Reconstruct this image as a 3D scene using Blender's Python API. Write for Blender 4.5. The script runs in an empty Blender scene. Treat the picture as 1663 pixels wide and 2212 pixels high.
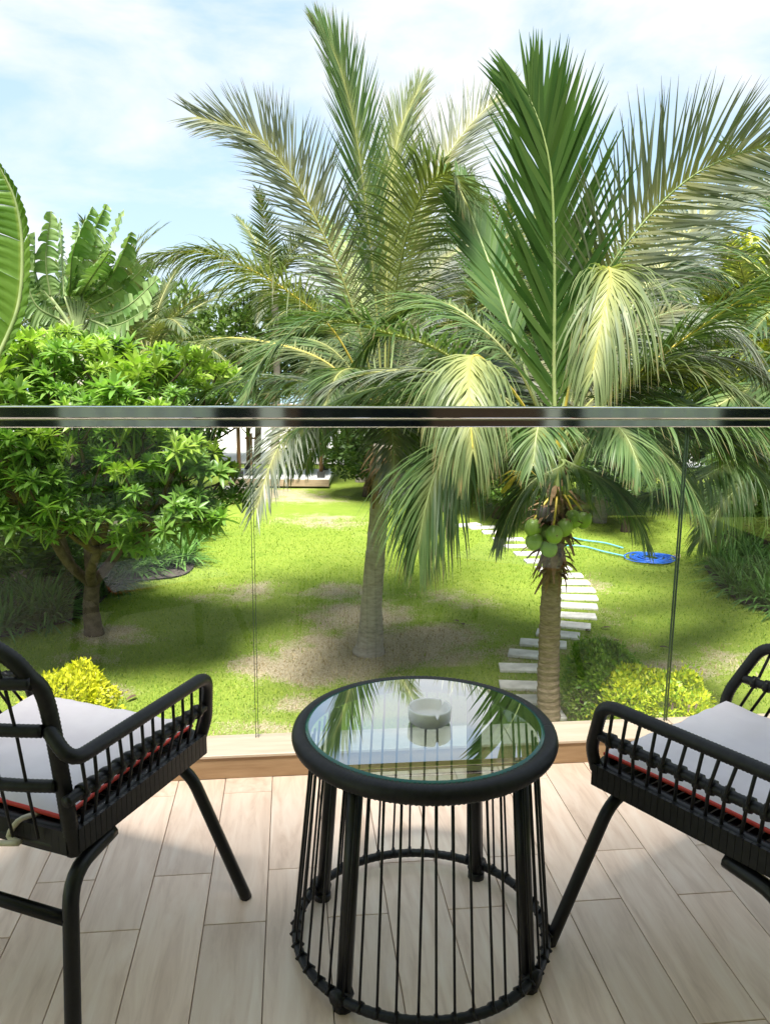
import bpy, bmesh, math, random
from mathutils import Vector, Matrix, noise
V = Vector
SC = bpy.context.scene
COL = SC.collection
PI = math.pi

# ------------------------------------------------------------------ camera
cam_data = bpy.data.cameras.new('camera')
cam = bpy.data.objects.new('camera', cam_data); COL.objects.link(cam)
cam_data.sensor_fit = 'VERTICAL'; cam_data.sensor_height = 24.0
cam_data.lens = 24.0 * 1811.0 / 2212.0
cam_data.clip_start = 0.05; cam_data.clip_end = 3000
cam.matrix_world = Matrix.Translation((0, 0, 4.6)) @ Matrix.Rotation(PI / 2 - 0.1884, 4, 'X') @ Matrix.Rotation(0.009, 4, 'Z')
SC.camera = cam

# ------------------------------------------------------------------ sky and sun
SUN_EL, SUN_AZ = math.radians(64), math.radians(186)      # azimuth clockwise from +Y: behind the house
world = bpy.data.worlds.new('World'); SC.world = world; world.use_nodes = True
wn = world.node_tree.nodes; wl = world.node_tree.links
bg = wn['Background']
sky = wn.new('ShaderNodeTexSky'); sky.sky_type = 'NISHITA'; sky.sun_disc = False
sky.sun_elevation = SUN_EL; sky.sun_rotation = SUN_AZ
sky.altitude = 0; sky.air_density = 1.0; sky.dust_density = 0.25; sky.ozone_density = 1.6
tc = wn.new('ShaderNodeTexCoord')
mp = wn.new('ShaderNodeMapping'); mp.inputs['Scale'].default_value = (1.0, 1.0, 2.3); mp.inputs['Location'].default_value = (0.9, 7.1, 1.4)
wl.new(tc.outputs['Generated'], mp.inputs['Vector'])
n1 = wn.new('ShaderNodeTexNoise'); n1.inputs['Scale'].default_value = 3.4; n1.inputs['Detail'].default_value = 9; n1.inputs['Roughness'].default_value = 0.55
n1.inputs['Distortion'].default_value = 0.25
wl.new(mp.outputs[0], n1.inputs['Vector'])
cr = wn.new('ShaderNodeValToRGB'); cr.color_ramp.elements[0].position = 0.42; cr.color_ramp.elements[1].position = 0.59
cr.color_ramp.elements[0].color = (0.0, 0.0, 0.0, 1); cr.color_ramp.elements[1].color = (1, 1, 1, 1)
wl.new(n1.outputs['Fac'], cr.inputs['Fac'])
mx = wn.new('ShaderNodeMix'); mx.data_type = 'RGBA'
wl.new(cr.outputs['Color'], mx.inputs['Factor'])
tint = wn.new('ShaderNodeMix'); tint.data_type = 'RGBA'; tint.inputs['Factor'].default_value = 0.88     # thin high haze in front of the blue
wl.new(sky.outputs['Color'], tint.inputs['A']); tint.inputs['B'].default_value = (1.3, 1.74, 2.2, 1)
wl.new(tint.outputs['Result'], mx.inputs['A'])
mx.inputs['B'].default_value = (2.3, 2.38, 2.45, 1)
wl.new(mx.outputs['Result'], bg.inputs['Color'])
bg.inputs['Strength'].default_value = 0.115
sun_data = bpy.data.lights.new('sun', 'SUN'); sun_data.energy = 3.5; sun_data.angle = math.radians(20.0); sun_data.color = (1.0, 0.97, 0.91)
sun = bpy.data.objects.new('sun', sun_data); COL.objects.link(sun)
sd = V((math.sin(SUN_AZ) * math.cos(SUN_EL), math.cos(SUN_AZ) * math.cos(SUN_EL), math.sin(SUN_EL)))
sun.rotation_euler = sd.to_track_quat('Z', 'Y').to_euler()
SC.view_settings.view_transform = 'Standard'; SC.view_settings.look = 'None'
SC.view_settings.exposure = 2.0; SC.view_settings.gamma = 1.0
SC.render.engine = 'CYCLES'
cy = SC.cycles
cy.use_denoising = True; cy.max_bounces = 7; cy.diffuse_bounces = 3; cy.glossy_bounces = 4
cy.transparent_max_bounces = 16; cy.transmission_bounces = 6; cy.caustics_reflective = False; cy.caustics_refractive = False
cy.sample_clamp_indirect = 6.0

# ------------------------------------------------------------------ helpers
FLOOR = 3.1                                   # balcony floor above the lawn
PSI = 0.111                                   # the balcony is turned a little
BALC = Matrix.Translation((0, 2.8228, FLOOR)) @ Matrix.Rotation(PSI, 4, 'Z')

def link(o, parent=None):
    COL.objects.link(o)
    if parent is not None: o.parent = parent
    return o
def tag(o, label=None, cat=None, group=None, kind=None):
    if label: o['label'] = label
    if cat: o['category'] = cat
    if group: o['group'] = group
    if kind: o['kind'] = kind
    return o
def empty(name, loc=(0, 0, 0), rz=0, parent=None):
    o = bpy.data.objects.new(name, None); o.empty_display_size = 0.2
    o.location = loc; o.rotation_euler = (0, 0, rz)
    return link(o, parent)

class MB:
    def __init__(s): s.v = []; s.f = []; s.a = []; s.sm = []
    def add(s, vs, fs, al=None, smooth=True):
        b = len(s.v); s.v += [tuple(q) for q in vs]
        s.f += [tuple(i + b for i in q) for q in fs]
        s.a += al if al else [0.0] * len(vs)
        s.sm += [smooth] * len(fs)
    def box(s, c, d, rot=None):
        x, y, z = d[0] / 2, d[1] / 2, d[2] / 2
        vs = [V(q) for q in [(-x, -y, -z), (x, -y, -z), (x, y, -z), (-x, y, -z), (-x, -y, z), (x, -y, z), (x, y, z), (-x, y, z)]]
        if rot is not None: vs = [rot @ q for q in vs]
        c = V(c)
        s.add([q + c for q in vs], [(0, 3, 2, 1), (4, 5, 6, 7), (0, 1, 5, 4), (1, 2, 6, 5), (2, 3, 7, 6), (3, 0, 4, 7)], smooth=False)
        return s
    def tube(s, pts, rad, n=8, cap=True, closed=False, rib=None):
        pts = [V(q) for q in pts]
        m = len(pts)
        rads = rad if isinstance(rad, (list, tuple)) else [rad] * m
        T = []
        for i in range(m):
            if closed: d = pts[(i + 1) % m] - pts[i - 1]
            else: d = pts[min(i + 1, m - 1)] - pts[max(i - 1, 0)]
            T.append(d.normalized() if d.length > 1e-9 else V((0, 0, 1)))
        ref = V((0, 0, 1)) if abs(T[0].z) < 0.9 else V((1, 0, 0))
        N = (ref - ref.dot(T[0]) * T[0]).normalized()
        vs = []; al = []; L = 0
        for i in range(m):
            if i: 
                N = (N - N.dot(T[i]) * T[i]).normalized(); L += (pts[i] - pts[i - 1]).length
            B = T[i].cross(N)
            for k in range(n):
                a = 2 * PI * k / n
                vs.append(pts[i] + rads[i] * (math.cos(a) * N + math.sin(a) * B)); al.append(L)
        fs = []
        for i in range(m if closed else m - 1):
            j = (i + 1) % m
            for k in range(n):
                k2 = (k + 1) % n
                fs.append((i * n + k, i * n + k2, j * n + k2, j * n + k))
        if cap and not closed:
            fs.append(tuple(range(n - 1, -1, -1))); fs.append(tuple((m - 1) * n + k for k in range(n)))
        s.add(vs, fs, al)
        return s
    def lathe(s, prof, c=(0, 0, 0), n=32, fn=None):
        vs = []; fs = []; m = len(prof)
        for k in range(n):
            a = 2 * PI * k / n
            for i, (r, z) in enumerate(prof):
                if fn: r, z = fn(r, z, a, i)
                vs.append((c[0] + r * math.cos(a), c[1] + r * math.sin(a), c[2] + z))
        for k in range(n):
            k2 = (k + 1) % n
            for i in range(m - 1): fs.append((k * m + i, k2 * m + i, k2 * m + i + 1, k * m + i + 1))
        s.add(vs, fs); return s
    def mesh(s, name, mat):
        me = bpy.data.meshes.new(name); me.from_pydata(s.v, [], s.f)
        me.polygons.foreach_set('use_smooth', s.sm)
        at = me.attributes.new('along', 'FLOAT', 'POINT'); at.data.foreach_set('value', s.a)
        for m in (mat if isinstance(mat, (list, tuple)) else [mat]): me.materials.append(m)
        me.update(); return me
    def build(s, name, mat, parent=None, loc=None, mw=None):
        o = bpy.data.objects.new(name, s.mesh(name, mat)); link(o, parent)
        if loc is not None: o.location = loc
        if mw is not None: o.matrix_world = mw
        return o
def inst(src, parent, loc=None, rot=None, scale=None, name=None):
    o = src.copy(); link(o, parent)
    if name: o.name = name
    if loc is not None: o.location = loc
    if rot is not None: o.rotation_euler = rot
    if scale is not None: o.scale = scale if isinstance(scale, (tuple, list)) else (scale,) * 3
    return o
def spline(pts, n):
    """Catmull-Rom through pts, n samples."""
    P = [V(q) for q in pts]; P = [2 * P[0] - P[1]] + P + [2 * P[-1] - P[-2]]
    m = len(P) - 3; out = []
    for i in range(n):
        t = i / (n - 1) * m; k = min(int(t), m - 1); t -= k
        a, b, c, d = P[k:k + 4]
        out.append(0.5 * ((2 * b) + (c - a) * t + (2 * a - 5 * b + 4 * c - d) * t * t + (3 * b - a - 3 * c + d) * t ** 3))
    return out
def fillet(pts, r, k=6):
    """polyline with rounded corners"""
    P = [V(q) for q in pts]; out = [P[0]]
    for i in range(1, len(P) - 1):
        a = P[i - 1] - P[i]; b = P[i + 1] - P[i]
        q = min(r, a.length * .48, b.length * .48)
        A = P[i] + a.normalized() * q; B = P[i] + b.normalized() * q
        for j in range(k + 1):
            t = j / k; out.append((1 - t) ** 2 * A + 2 * t * (1 - t) * P[i] + t * t * B)
    out.append(P[-1]); return out
def resample(pts, step):
    pts = [V(q) for q in pts]; L = [0]
    for a, b in zip(pts, pts[1:]): L.append(L[-1] + (b - a).length)
    n = max(2, int(L[-1] / step)); out = []; j = 0
    for i in range(n + 1):
        d = L[-1] * i / n
        while j < len(L) - 2 and L[j + 1] < d: j += 1
        t = (d - L[j]) / max(1e-9, L[j + 1] - L[j]); out.append(pts[j].lerp(pts[j + 1], t))
    return out

# ------------------------------------------------------------------ materials
def mat(name):
    m = bpy.data.materials.new(name); m.use_nodes = True
    nt = m.node_tree; return m, nt.nodes, nt.links, nt.nodes['Principled BSDF']
def nz(N, L, scale, detail=4, rough=0.55, coord='Object', sc=(1, 1, 1)):
    t = N.new('ShaderNodeTexCoord'); mpn = N.new('ShaderNodeMapping'); mpn.inputs['Scale'].default_value = sc
    L.new(t.outputs[coord], mpn.inputs['Vector'])
    n = N.new('ShaderNodeTexNoise'); n.inputs['Scale'].default_value = scale; n.inputs['Detail'].default_value = detail; n.inputs['Roughness'].default_value = rough
    L.new(mpn.outputs[0], n.inputs['Vector']); return n
def ramp(N, L, src, stops):
    r = N.new('ShaderNodeValToRGB'); e = r.color_ramp.elements
    while len(e) < len(stops): e.new(0.5)
    for q, (p_, c) in zip(e, stops): q.position = p_; q.color = (*c, 1)
    L.new(src, r.inputs['Fac']); return r
def mixc(N, L, fac, a, b, mode='MIX'):
    m = N.new('ShaderNodeMix'); m.data_type = 'RGBA'; m.blend_type = mode
    for s, i in ((fac, 'Factor'), (a, 'A'), (b, 'B')):
        if isinstance(s, (int, float)): m.inputs[i].default_value = s
        elif isinstance(s, tuple): m.inputs[i].default_value = (*s, 1)
        else: L.new(s, m.inputs[i])
    return m.outputs['Result']
def bump(N, L, h, P, st=0.3, dist=0.01):
    b = N.new('ShaderNodeBump'); b.inputs['Strength'].default_value = st; b.inputs['Distance'].default_value = dist
    L.new(h, b.inputs['Height']); L.new(b.outputs[0], P.inputs['Normal'])
def simple(name, c1, c2, scale=6, rough=0.6, spec=0.5, bst=0.2, bdist=0.005, metal=0.0, detail=5, sc=(1, 1, 1)):
    m, N, L, P = mat(name)
    n = nz(N, L, scale, detail, sc=sc)
    r = ramp(N, L, n.outputs['Fac'], [(0.3, c1), (0.7, c2)]); L.new(r.outputs[0], P.inputs['Base Color'])
    P.inputs['Roughness'].default_value = rough; P.inputs['Specular IOR Level'].default_value = spec; P.inputs['Metallic'].default_value = metal
    if bst: bump(N, L, n.outputs['Fac'], P, bst, bdist)
    return m
def leaf(name, c1, c2, tip=None, trans=0.35, rough=0.42, spec=0.45, tcol=None, brown=None):
    """leaf: colour differs leaf by leaf; 'along' runs from base (0) to tip (1)"""
    m, N, L, P = mat(name)
    g = N.new('ShaderNodeNewGeometry'); oi = N.new('ShaderNodeObjectInfo')
    col = mixc(N, L, g.outputs['Random Per Island'], c1, c2)
    if tip:
        a = N.new('ShaderNodeAttribute'); a.attribute_name = 'along'
        r = ramp(N, L, a.outputs['Fac'], [(tip[1], (0, 0, 0)), (tip[2], (1, 1, 1))])
        col = mixc(N, L, r.outputs[0], tip[0], col)
    if brown:
        a2 = N.new('ShaderNodeAttribute'); a2.attribute_name = 'along'
        sm = N.new('ShaderNodeMath'); sm.operation = 'MULTIPLY_ADD'; L.new(g.outputs['Random Per Island'], sm.inputs[0]); sm.inputs[1].default_value = -.35; L.new(a2.outputs['Fac'], sm.inputs[2])
        rb_ = ramp(N, L, sm.outputs[0], [(.72, (0, 0, 0)), (.92, (1, 1, 1))])
        col = mixc(N, L, rb_.outputs[0], col, brown)
    hs = N.new('ShaderNodeHueSaturation'); L.new(col, hs.inputs['Color'])
    mr = N.new('ShaderNodeMapRange'); mr.inputs['To Min'].default_value = 0.8; mr.inputs['To Max'].default_value = 1.2
    L.new(oi.outputs['Random'], mr.inputs['Value']); L.new(mr.outputs[0], hs.inputs['Value'])
    L.new(hs.outputs[0], P.inputs['Base Color'])
    P.inputs['Roughness'].default_value = rough; P.inputs['Specular IOR Level'].default_value = spec
    tr = N.new('ShaderNodeBsdfTranslucent')
    tc_ = mixc(N, L, 1.0, hs.outputs[0], tcol or (1.1, 1.25, 0.6), 'MULTIPLY'); L.new(tc_, tr.inputs['Color'])
    ms = N.new('ShaderNodeMixShader'); ms.inputs[0].default_value = trans
    L.new(P.outputs[0], ms.inputs[1]); L.new(tr.outputs[0], ms.inputs[2])
    L.new(ms.outputs[0], N['Material Output'].inputs['Surface'])
    return m
def thin_glass(name, tint, gain=1.0):
    m, N, L, P = mat(name); N.remove(P)
    # a sheet thin enough to have no inside: Schlick reflectance, the same from both faces
    ge = N.new('ShaderNodeNewGeometry'); dt = N.new('ShaderNodeVectorMath'); dt.operation = 'DOT_PRODUCT'
    L.new(ge.outputs['Incoming'], dt.inputs[0]); L.new(ge.outputs['Normal'], dt.inputs[1])
    def math_(op, a, b):
        q = N.new('ShaderNodeMath'); q.operation = op
        for k, v in enumerate((a, b)):
            if isinstance(v, (int, float)): q.inputs[k].default_value = v
            else: L.new(v, q.inputs[k])
        return q.outputs[0]
    p5 = math_('POWER', math_('SUBTRACT', 1.0, math_('ABSOLUTE', dt.outputs['Value'], 0.0)), 5.0)
    F = math_('ADD', math_('MULTIPLY', p5, .957), .043)
    mu = N.new('ShaderNodeMath'); mu.operation = 'MULTIPLY'; mu.use_clamp = True; mu.inputs[1].default_value = gain
    L.new(F, mu.inputs[0])
    t = N.new('ShaderNodeBsdfTransparent'); t.inputs[0].default_value = (*tint, 1)
    g = N.new('ShaderNodeBsdfGlossy'); g.inputs['Roughness'].default_value = 0.0; g.inputs['Color'].default_value = (1, 1, 1, 1)
    ms = N.new('ShaderNodeMixShader'); L.new(mu.outputs[0], ms.inputs[0]); L.new(t.outputs[0], ms.inputs[1]); L.new(g.outputs[0], ms.inputs[2])
    L.new(ms.outputs[0], N['Material Output'].inputs['Surface']); return m

M = {}
def plank_mat():
    m, N, L, P = mat('wood_look_tile')
    oi = N.new('ShaderNodeObjectInfo'); t = N.new('ShaderNodeTexCoord')
    av = N.new('ShaderNodeVectorMath'); av.operation = 'ADD'
    sc = N.new('ShaderNodeVectorMath'); sc.operation = 'SCALE'; sc.inputs['Scale'].default_value = 40
    cb = N.new('ShaderNodeCombineXYZ'); L.new(oi.outputs['Random'], cb.inputs[0]); L.new(oi.outputs['Random'], cb.inputs[1]); L.new(cb.outputs[0], sc.inputs[0])
    L.new(t.outputs['Object'], av.inputs[0]); L.new(sc.outputs[0], av.inputs[1])
    mpn = N.new('ShaderNodeMapping'); mpn.inputs['Scale'].default_value = (9, 1.1, 1); L.new(av.outputs[0], mpn.inputs['Vector'])
    n = N.new('ShaderNodeTexNoise'); n.inputs['Scale'].default_value = 3; n.inputs['Detail'].default_value = 7; n.inputs['Roughness'].default_value = .62; n.inputs['Distortion'].default_value = 0.6
    L.new(mpn.outputs[0], n.inputs['Vector'])
    r = ramp(N, L, n.outputs['Fac'], [(0.28, (0.60, 0.425, 0.31)), (0.5, (0.76, 0.575, 0.44)), (0.75, (0.85, 0.69, 0.555))])
    hs = N.new('ShaderNodeHueSaturation'); L.new(r.outputs[0], hs.inputs['Color'])
    mr = N.new('ShaderNodeMapRange'); mr.inputs['To Min'].default_value = .9; mr.inputs['To Max'].default_value = 1.1; L.new(oi.outputs['Random'], mr.inputs['Value']); L.new(mr.outputs[0], hs.inputs['Value'])
    L.new(hs.outputs[0], P.inputs['Base Color'])
    rn = nz(N, L, 5, 3); rr = N.new('ShaderNodeMapRange'); rr.inputs['To Min'].default_value = .3; rr.inputs['To Max'].default_value = .5; L.new(rn.outputs['Fac'], rr.inputs['Value']); L.new(rr.outputs[0], P.inputs['Roughness'])
    bump(N, L, n.outputs['Fac'], P, .15, .002); return m
M['plank'] = plank_mat()
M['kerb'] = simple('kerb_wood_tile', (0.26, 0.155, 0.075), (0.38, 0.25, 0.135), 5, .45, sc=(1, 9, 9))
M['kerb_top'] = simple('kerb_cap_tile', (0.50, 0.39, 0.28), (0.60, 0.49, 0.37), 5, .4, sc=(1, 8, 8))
M['grout'] = simple('grout', (0.2, 0.15, 0.12), (0.26, 0.2, 0.16), 30, .9)
M['steel'] = simple('polished_steel', (0.72, 0.73, 0.74), (0.78, 0.78, 0.79), 2, .06, metal=1.0, bst=0)
M['glass'] = thin_glass('balustrade_glass', (0.985, 0.995, 0.985), 1.3)
M['glass_edge'] = simple('glass_edge', (0.03, 0.05, 0.035), (0.05, 0.075, 0.055), 10, .2, bst=0)
M['table_glass'] = thin_glass('table_glass', (0.47, 0.63, 0.68), 5.2)
M['table_glass_edge'] = simple('table_glass_edge', (0.01, 0.10, 0.075), (0.02, 0.16, 0.12), 10, .15, bst=0)
M['rope'] = simple('black_rattan', (0.006, 0.006, 0.0065), (0.014, 0.014, 0.015), 60, .45, .3, .3, .001)
M['tube'] = simple('black_powder_coat', (0.006, 0.006, 0.0065), (0.010, 0.010, 0.011), 90, .36, .35, .1, .0004)
M['cushion'] = simple('cushion_cloth', (0.67, 0.605, 0.63), (0.74, 0.68, 0.70), 7, .9, .2, .35, .006)
M['piping'] = simple('red_piping', (0.5, 0.03, 0.02), (0.62, 0.06, 0.04), 30, .7)
M['cushion_red'] = simple('cushion_underside', (0.2, 0.045, 0.03), (0.28, 0.07, 0.045), 20, .9)
M['tie'] = simple('cream_tape', (0.5, 0.44, 0.32), (0.6, 0.54, 0.42), 30, .8)
M['ceramic'] = simple('white_ceramic', (0.74, 0.725, 0.70), (0.80, 0.785, 0.76), 8, .25, bst=.05)
M['ceiling'] = simple('ceiling_paint', (0.76, 0.75, 0.73), (0.8, 0.79, 0.77), 3, .8)
M['white_wall'] = simple('white_render', (0.7, 0.69, 0.66), (0.78, 0.77, 0.74), 3, .85)
M['dark_glass'] = simple('dark_glazing', (0.008, 0.011, 0.016), (0.014, 0.018, 0.024), 2, .05, .5, 0)
M['curtain'] = simple('pale_curtain', (0.42, 0.47, 0.45), (0.54, 0.58, 0.56), 3, .9, sc=(14, 1, .3))
M['brown_wood'] = simple('brown_panel', (0.07, 0.035, 0.02), (0.12, 0.06, 0.035), 4, .5, sc=(8, 1, 1))
M['trunk_grey'] = simple('palm_bark_grey', (0.25, 0.215, 0.18), (0.40, 0.36, 0.31), 9, .9, .2, .6, .02, sc=(1, 1, 3))
M['trunk_brown'] = simple('palm_bark_brown', (0.13, 0.095, 0.062), (0.27, 0.205, 0.14), 12, .9, .2, .7, .02, sc=(1, 1, 4))
M['bark'] = simple('plumeria_bark', (0.06, 0.042, 0.03), (0.15, 0.11, 0.08), 9, .85, .2, .6, .02)
M['husk'] = simple('dry_husk', (0.13, 0.075, 0.04), (0.27, 0.18, 0.10), 14, .9, .15, .5, .01)
M['coconut'] = simple('green_coconut', (0.16, 0.27, 0.06), (0.26, 0.37, 0.09), 3, .38, .45, .08, .004)
M['coconut_dark'] = simple('old_coconut', (0.012, 0.009, 0.008), (0.035, 0.025, 0.02), 6, .7)
M['rachis'] = simple('frond_rib', (0.22, 0.24, 0.07), (0.34, 0.34, 0.11), 4, .45)
M['rachis_green'] = simple('frond_rib_green', (0.20, 0.27, 0.09), (0.33, 0.38, 0.16), 4, .45)
M['rachis_gold'] = simple('frond_rib_gold', (0.52, 0.38, 0.06), (0.66, 0.52, 0.10), 4, .45)
M['fr_green'] = leaf('frond_green', (0.05, 0.108, 0.03), (0.13, 0.188, 0.066), ((0.22, 0.25, 0.09), 0.0, 0.3), .30, .45, .35, brown=(0.20, 0.14, 0.07))
M['fr_deep'] = leaf('frond_deep', (0.045, 0.115, 0.024), (0.12, 0.205, 0.05), None, .42, .45, .3)
M['fr_yellow'] = leaf('frond_yellow', (0.085, 0.12, 0.045), (0.17, 0.205, 0.09), ((0.30, 0.31, 0.11), 0.0, 0.45), .35, .45, .35, brown=(0.26, 0.19, 0.09))
M['fr_grey'] = leaf('frond_silver', (0.085, 0.105, 0.07), (0.19, 0.21, 0.155), ((0.26, 0.25, 0.10), 0.0, 0.4), .24, .4, .45, brown=(0.17, 0.13, 0.10))
M['fr_back'] = leaf('frond_background', (0.05, 0.085, 0.03), (0.13, 0.16, 0.065), ((0.18, 0.18, 0.06), 0.0, 0.4), .3, .42, .45)
M['pl_leaf'] = leaf('plumeria_leaf', (0.13, 0.255, 0.05), (0.23, 0.365, 0.085), ((0.29, 0.40, 0.12), 0.0, 0.25), .45, .36, .45)
M['pl_leaf2'] = leaf('plumeria_leaf_sunlit', (0.20, 0.33, 0.045), (0.33, 0.44, 0.075), ((0.36, 0.44, 0.13), 0.0, 0.3), .42, .36, .45)  # lighter copy of the leaf, sunlight on the crown put into its colour
M['strap'] = leaf('strap_leaf', (0.07, 0.165, 0.035), (0.15, 0.27, 0.065), ((0.16, 0.26, 0.09), 0.0, .2), .25, .5, .25)
M['hedge_green'] = leaf('hedge_leaf', (0.14, 0.30, 0.035), (0.36, 0.50, 0.07), None, .35, .4, .4)
M['hedge_yellow'] = leaf('hedge_leaf_gold', (0.42, 0.46, 0.02), (0.66, 0.62, 0.03), None, .35, .4, .4)
M['hedge_mix'] = leaf('hedge_leaf_lime', (0.20, 0.34, 0.025), (0.58, 0.58, 0.03), None, .35, .4, .4)
M['tree_dark'] = leaf('tree_leaf_dark', (0.045, 0.095, 0.025), (0.11, 0.17, 0.05), None, .3, .45, .4)
M['tree_mid'] = leaf('tree_leaf', (0.06, 0.12, 0.022), (0.14, 0.21, 0.045), None, .35, .45, .4)
M['tree_gold'] = leaf('tree_leaf_gold', (0.24, 0.30, 0.03), (0.48, 0.46, 0.05), None, .35, .45, .4)
M['banana'] = leaf('banana_leaf', (0.09, 0.19, 0.03), (0.17, 0.28, 0.05), ((0.34, 0.40, 0.10), 0.0, 0.12), .42, .38, .45)
M['ravenala'] = leaf('traveller_leaf', (0.10, 0.19, 0.05), (0.24, 0.33, 0.13), None, .35, .4, .45)
M['petiole'] = simple('petiole', (0.16, 0.22, 0.08), (0.3, 0.34, 0.16), 4, .5)
M['stone'] = simple('pale_stepping_stone', (0.44, 0.42, 0.39), (0.72, 0.69, 0.65), 4, .8, .3, .4, .006)
M['hose'] = simple('blue_hose', (0.02, 0.10, 0.50), (0.04, 0.18, 0.68), 3, .3, .5, 0)
M['hose_cyan'] = simple('cyan_hose', (0.12, 0.42, 0.5), (0.2, 0.52, 0.6), 3, .4, .5, 0)
M['brass'] = simple('hose_fitting', (0.6, 0.45, 0.2), (0.72, 0.6, 0.36), 3, .4, .5, 0)
M['deck_white'] = simple('white_deck', (0.70, 0.69, 0.69), (0.8, 0.79, 0.79), 3, .35)
M['deck_wood'] = simple('deck_board', (0.28, 0.20, 0.13), (0.40, 0.30, 0.2), 4, .6, sc=(1, 8, 8))
M['post_wood'] = simple('post_timber', (0.12, 0.055, 0.025), (0.26, 0.14, 0.06), 5, .6, sc=(6, 6, 1))
M['thatch'] = simple('roof_thatch', (0.10, 0.075, 0.05), (0.22, 0.17, 0.11), 20, .95, .1, .8, .03, sc=(4, 4, 1))
M['black_pot'] = simple('black_plinth', (0.02, 0.02, 0.02), (0.04, 0.04, 0.04), 8, .5)
M['soil'] = simple('bed_soil', (0.035, 0.03, 0.028), (0.10, 0.085, 0.07), 6, .95, .1, 1, .05)
M['sand'] = simple('pale_sand', (0.66, 0.63, 0.58), (0.78, 0.75, 0.71), .4, .9)
M['sea'] = simple('sea_water', (0.10, 0.26, 0.32), (0.18, 0.36, 0.42), .2, .12, .5, .2, .3)
M['dead_leaf'] = simple('dead_leaf', (0.05, 0.03, 0.02), (0.14, 0.09, 0.05), 6, .9)
M['wall_pink'] = simple('garden_wall_render', (0.5, 0.4, 0.34), (0.6, 0.5, 0.44), 3, .9)

# ================================================================== THE SETTING
# ---- ground: one sheet out to the horizon; the dry patches are real dead turf
DRY = [  # x, y, rx, ry, strength
    (*(-0.14, 12.73), 1.5, .9, .95), (*(-0.95, 11.81), 1.2, .65, .9), (*(-1.87, 11.98), .5, .5, .75), (*(-0.41, 14.28), 1.1, 1.1, .75), (*(-0.82, 15.88), .9, .8, .62),
    (*(0.85, 13.32), 1.0, .7, .8), (*(-1.16, 10.54), .55, .3, .62), (*(1.16, 15.63), .8, .6, .5), (*(1.57, 15.18), .8, .5, .5), (*(3.58, 12.83), 1.0, .8, .52), (*(4.46, 11.94), .9, .5, .62),
    (*(-3.69, 10.88), .35, .3, .7), (*(-4.34, 12.95), .8, .4, .6), (*(-4.57, 12.1), .9, .4, .5), (*(-4.6, 13.28), .6, .5, .8), (*(-2.63, 15.83), .8, 1.0, .55), (*(-3.51, 15.32), .5, .5, .5),
    (*(-4.15, 27.27), 2.2, 1.6, .7), (*(-2.84, 26.44), 2.0, 1.2, .6), (*(-1.84, 23.07), 1.6, 1.0, .55), (*(-1.41, 22.44), 1.4, .9, .5), (*(1.96, 12.47), .5, .7, .5), (*(5.39, 12.35), 1.4, .8, .45),
    (*(-1.54, 9.76), .8, .3, .6), (*(4.15, 14.41), .6, .9, .4), (*(1.22, 12.25), .8, .35, .6), (*(4.16, 16.55), .7, 1.3, .45), (*(2.24, 10.85), .9, .9, .45), (*(-0.49, 12.21), 1.5, .5, .9), (*(-2.21, 14.22), .9, .5, .2)]
xs = [-900, -300, -120, -60, -35, -24] + [-17 + .28 * i for i in range(122)] + [24, 35, 60, 120, 300, 900]
ys = [-300, -80, -20] + [2 + .28 * i for i in range(125)] + [40, 50, 70, 110, 200, 500, 1500]
m_ = MB(); vs = []; al = []
for y in ys:
    for x in xs:
        d = 0
        for (cx, cy_, rx, ry, st) in DRY:
            q = ((x - cx) / rx) ** 2 + ((y - cy_) / ry) ** 2
            if q < 6: d = max(d, st * math.exp(-q * .75))
        h = .03 * noise.noise(V((x * .25, y * .25, 0))) if 3 < y < 36 and abs(x) < 17 else 0
        vs.append((x, y, h - .03)); al.append(d)
nx = len(xs)
m_.add(vs, [(j * nx + i, j * nx + i + 1, (j + 1) * nx + i + 1, (j + 1) * nx + i) for j in range(len(ys) - 1) for i in range(nx - 1)], al)
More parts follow.
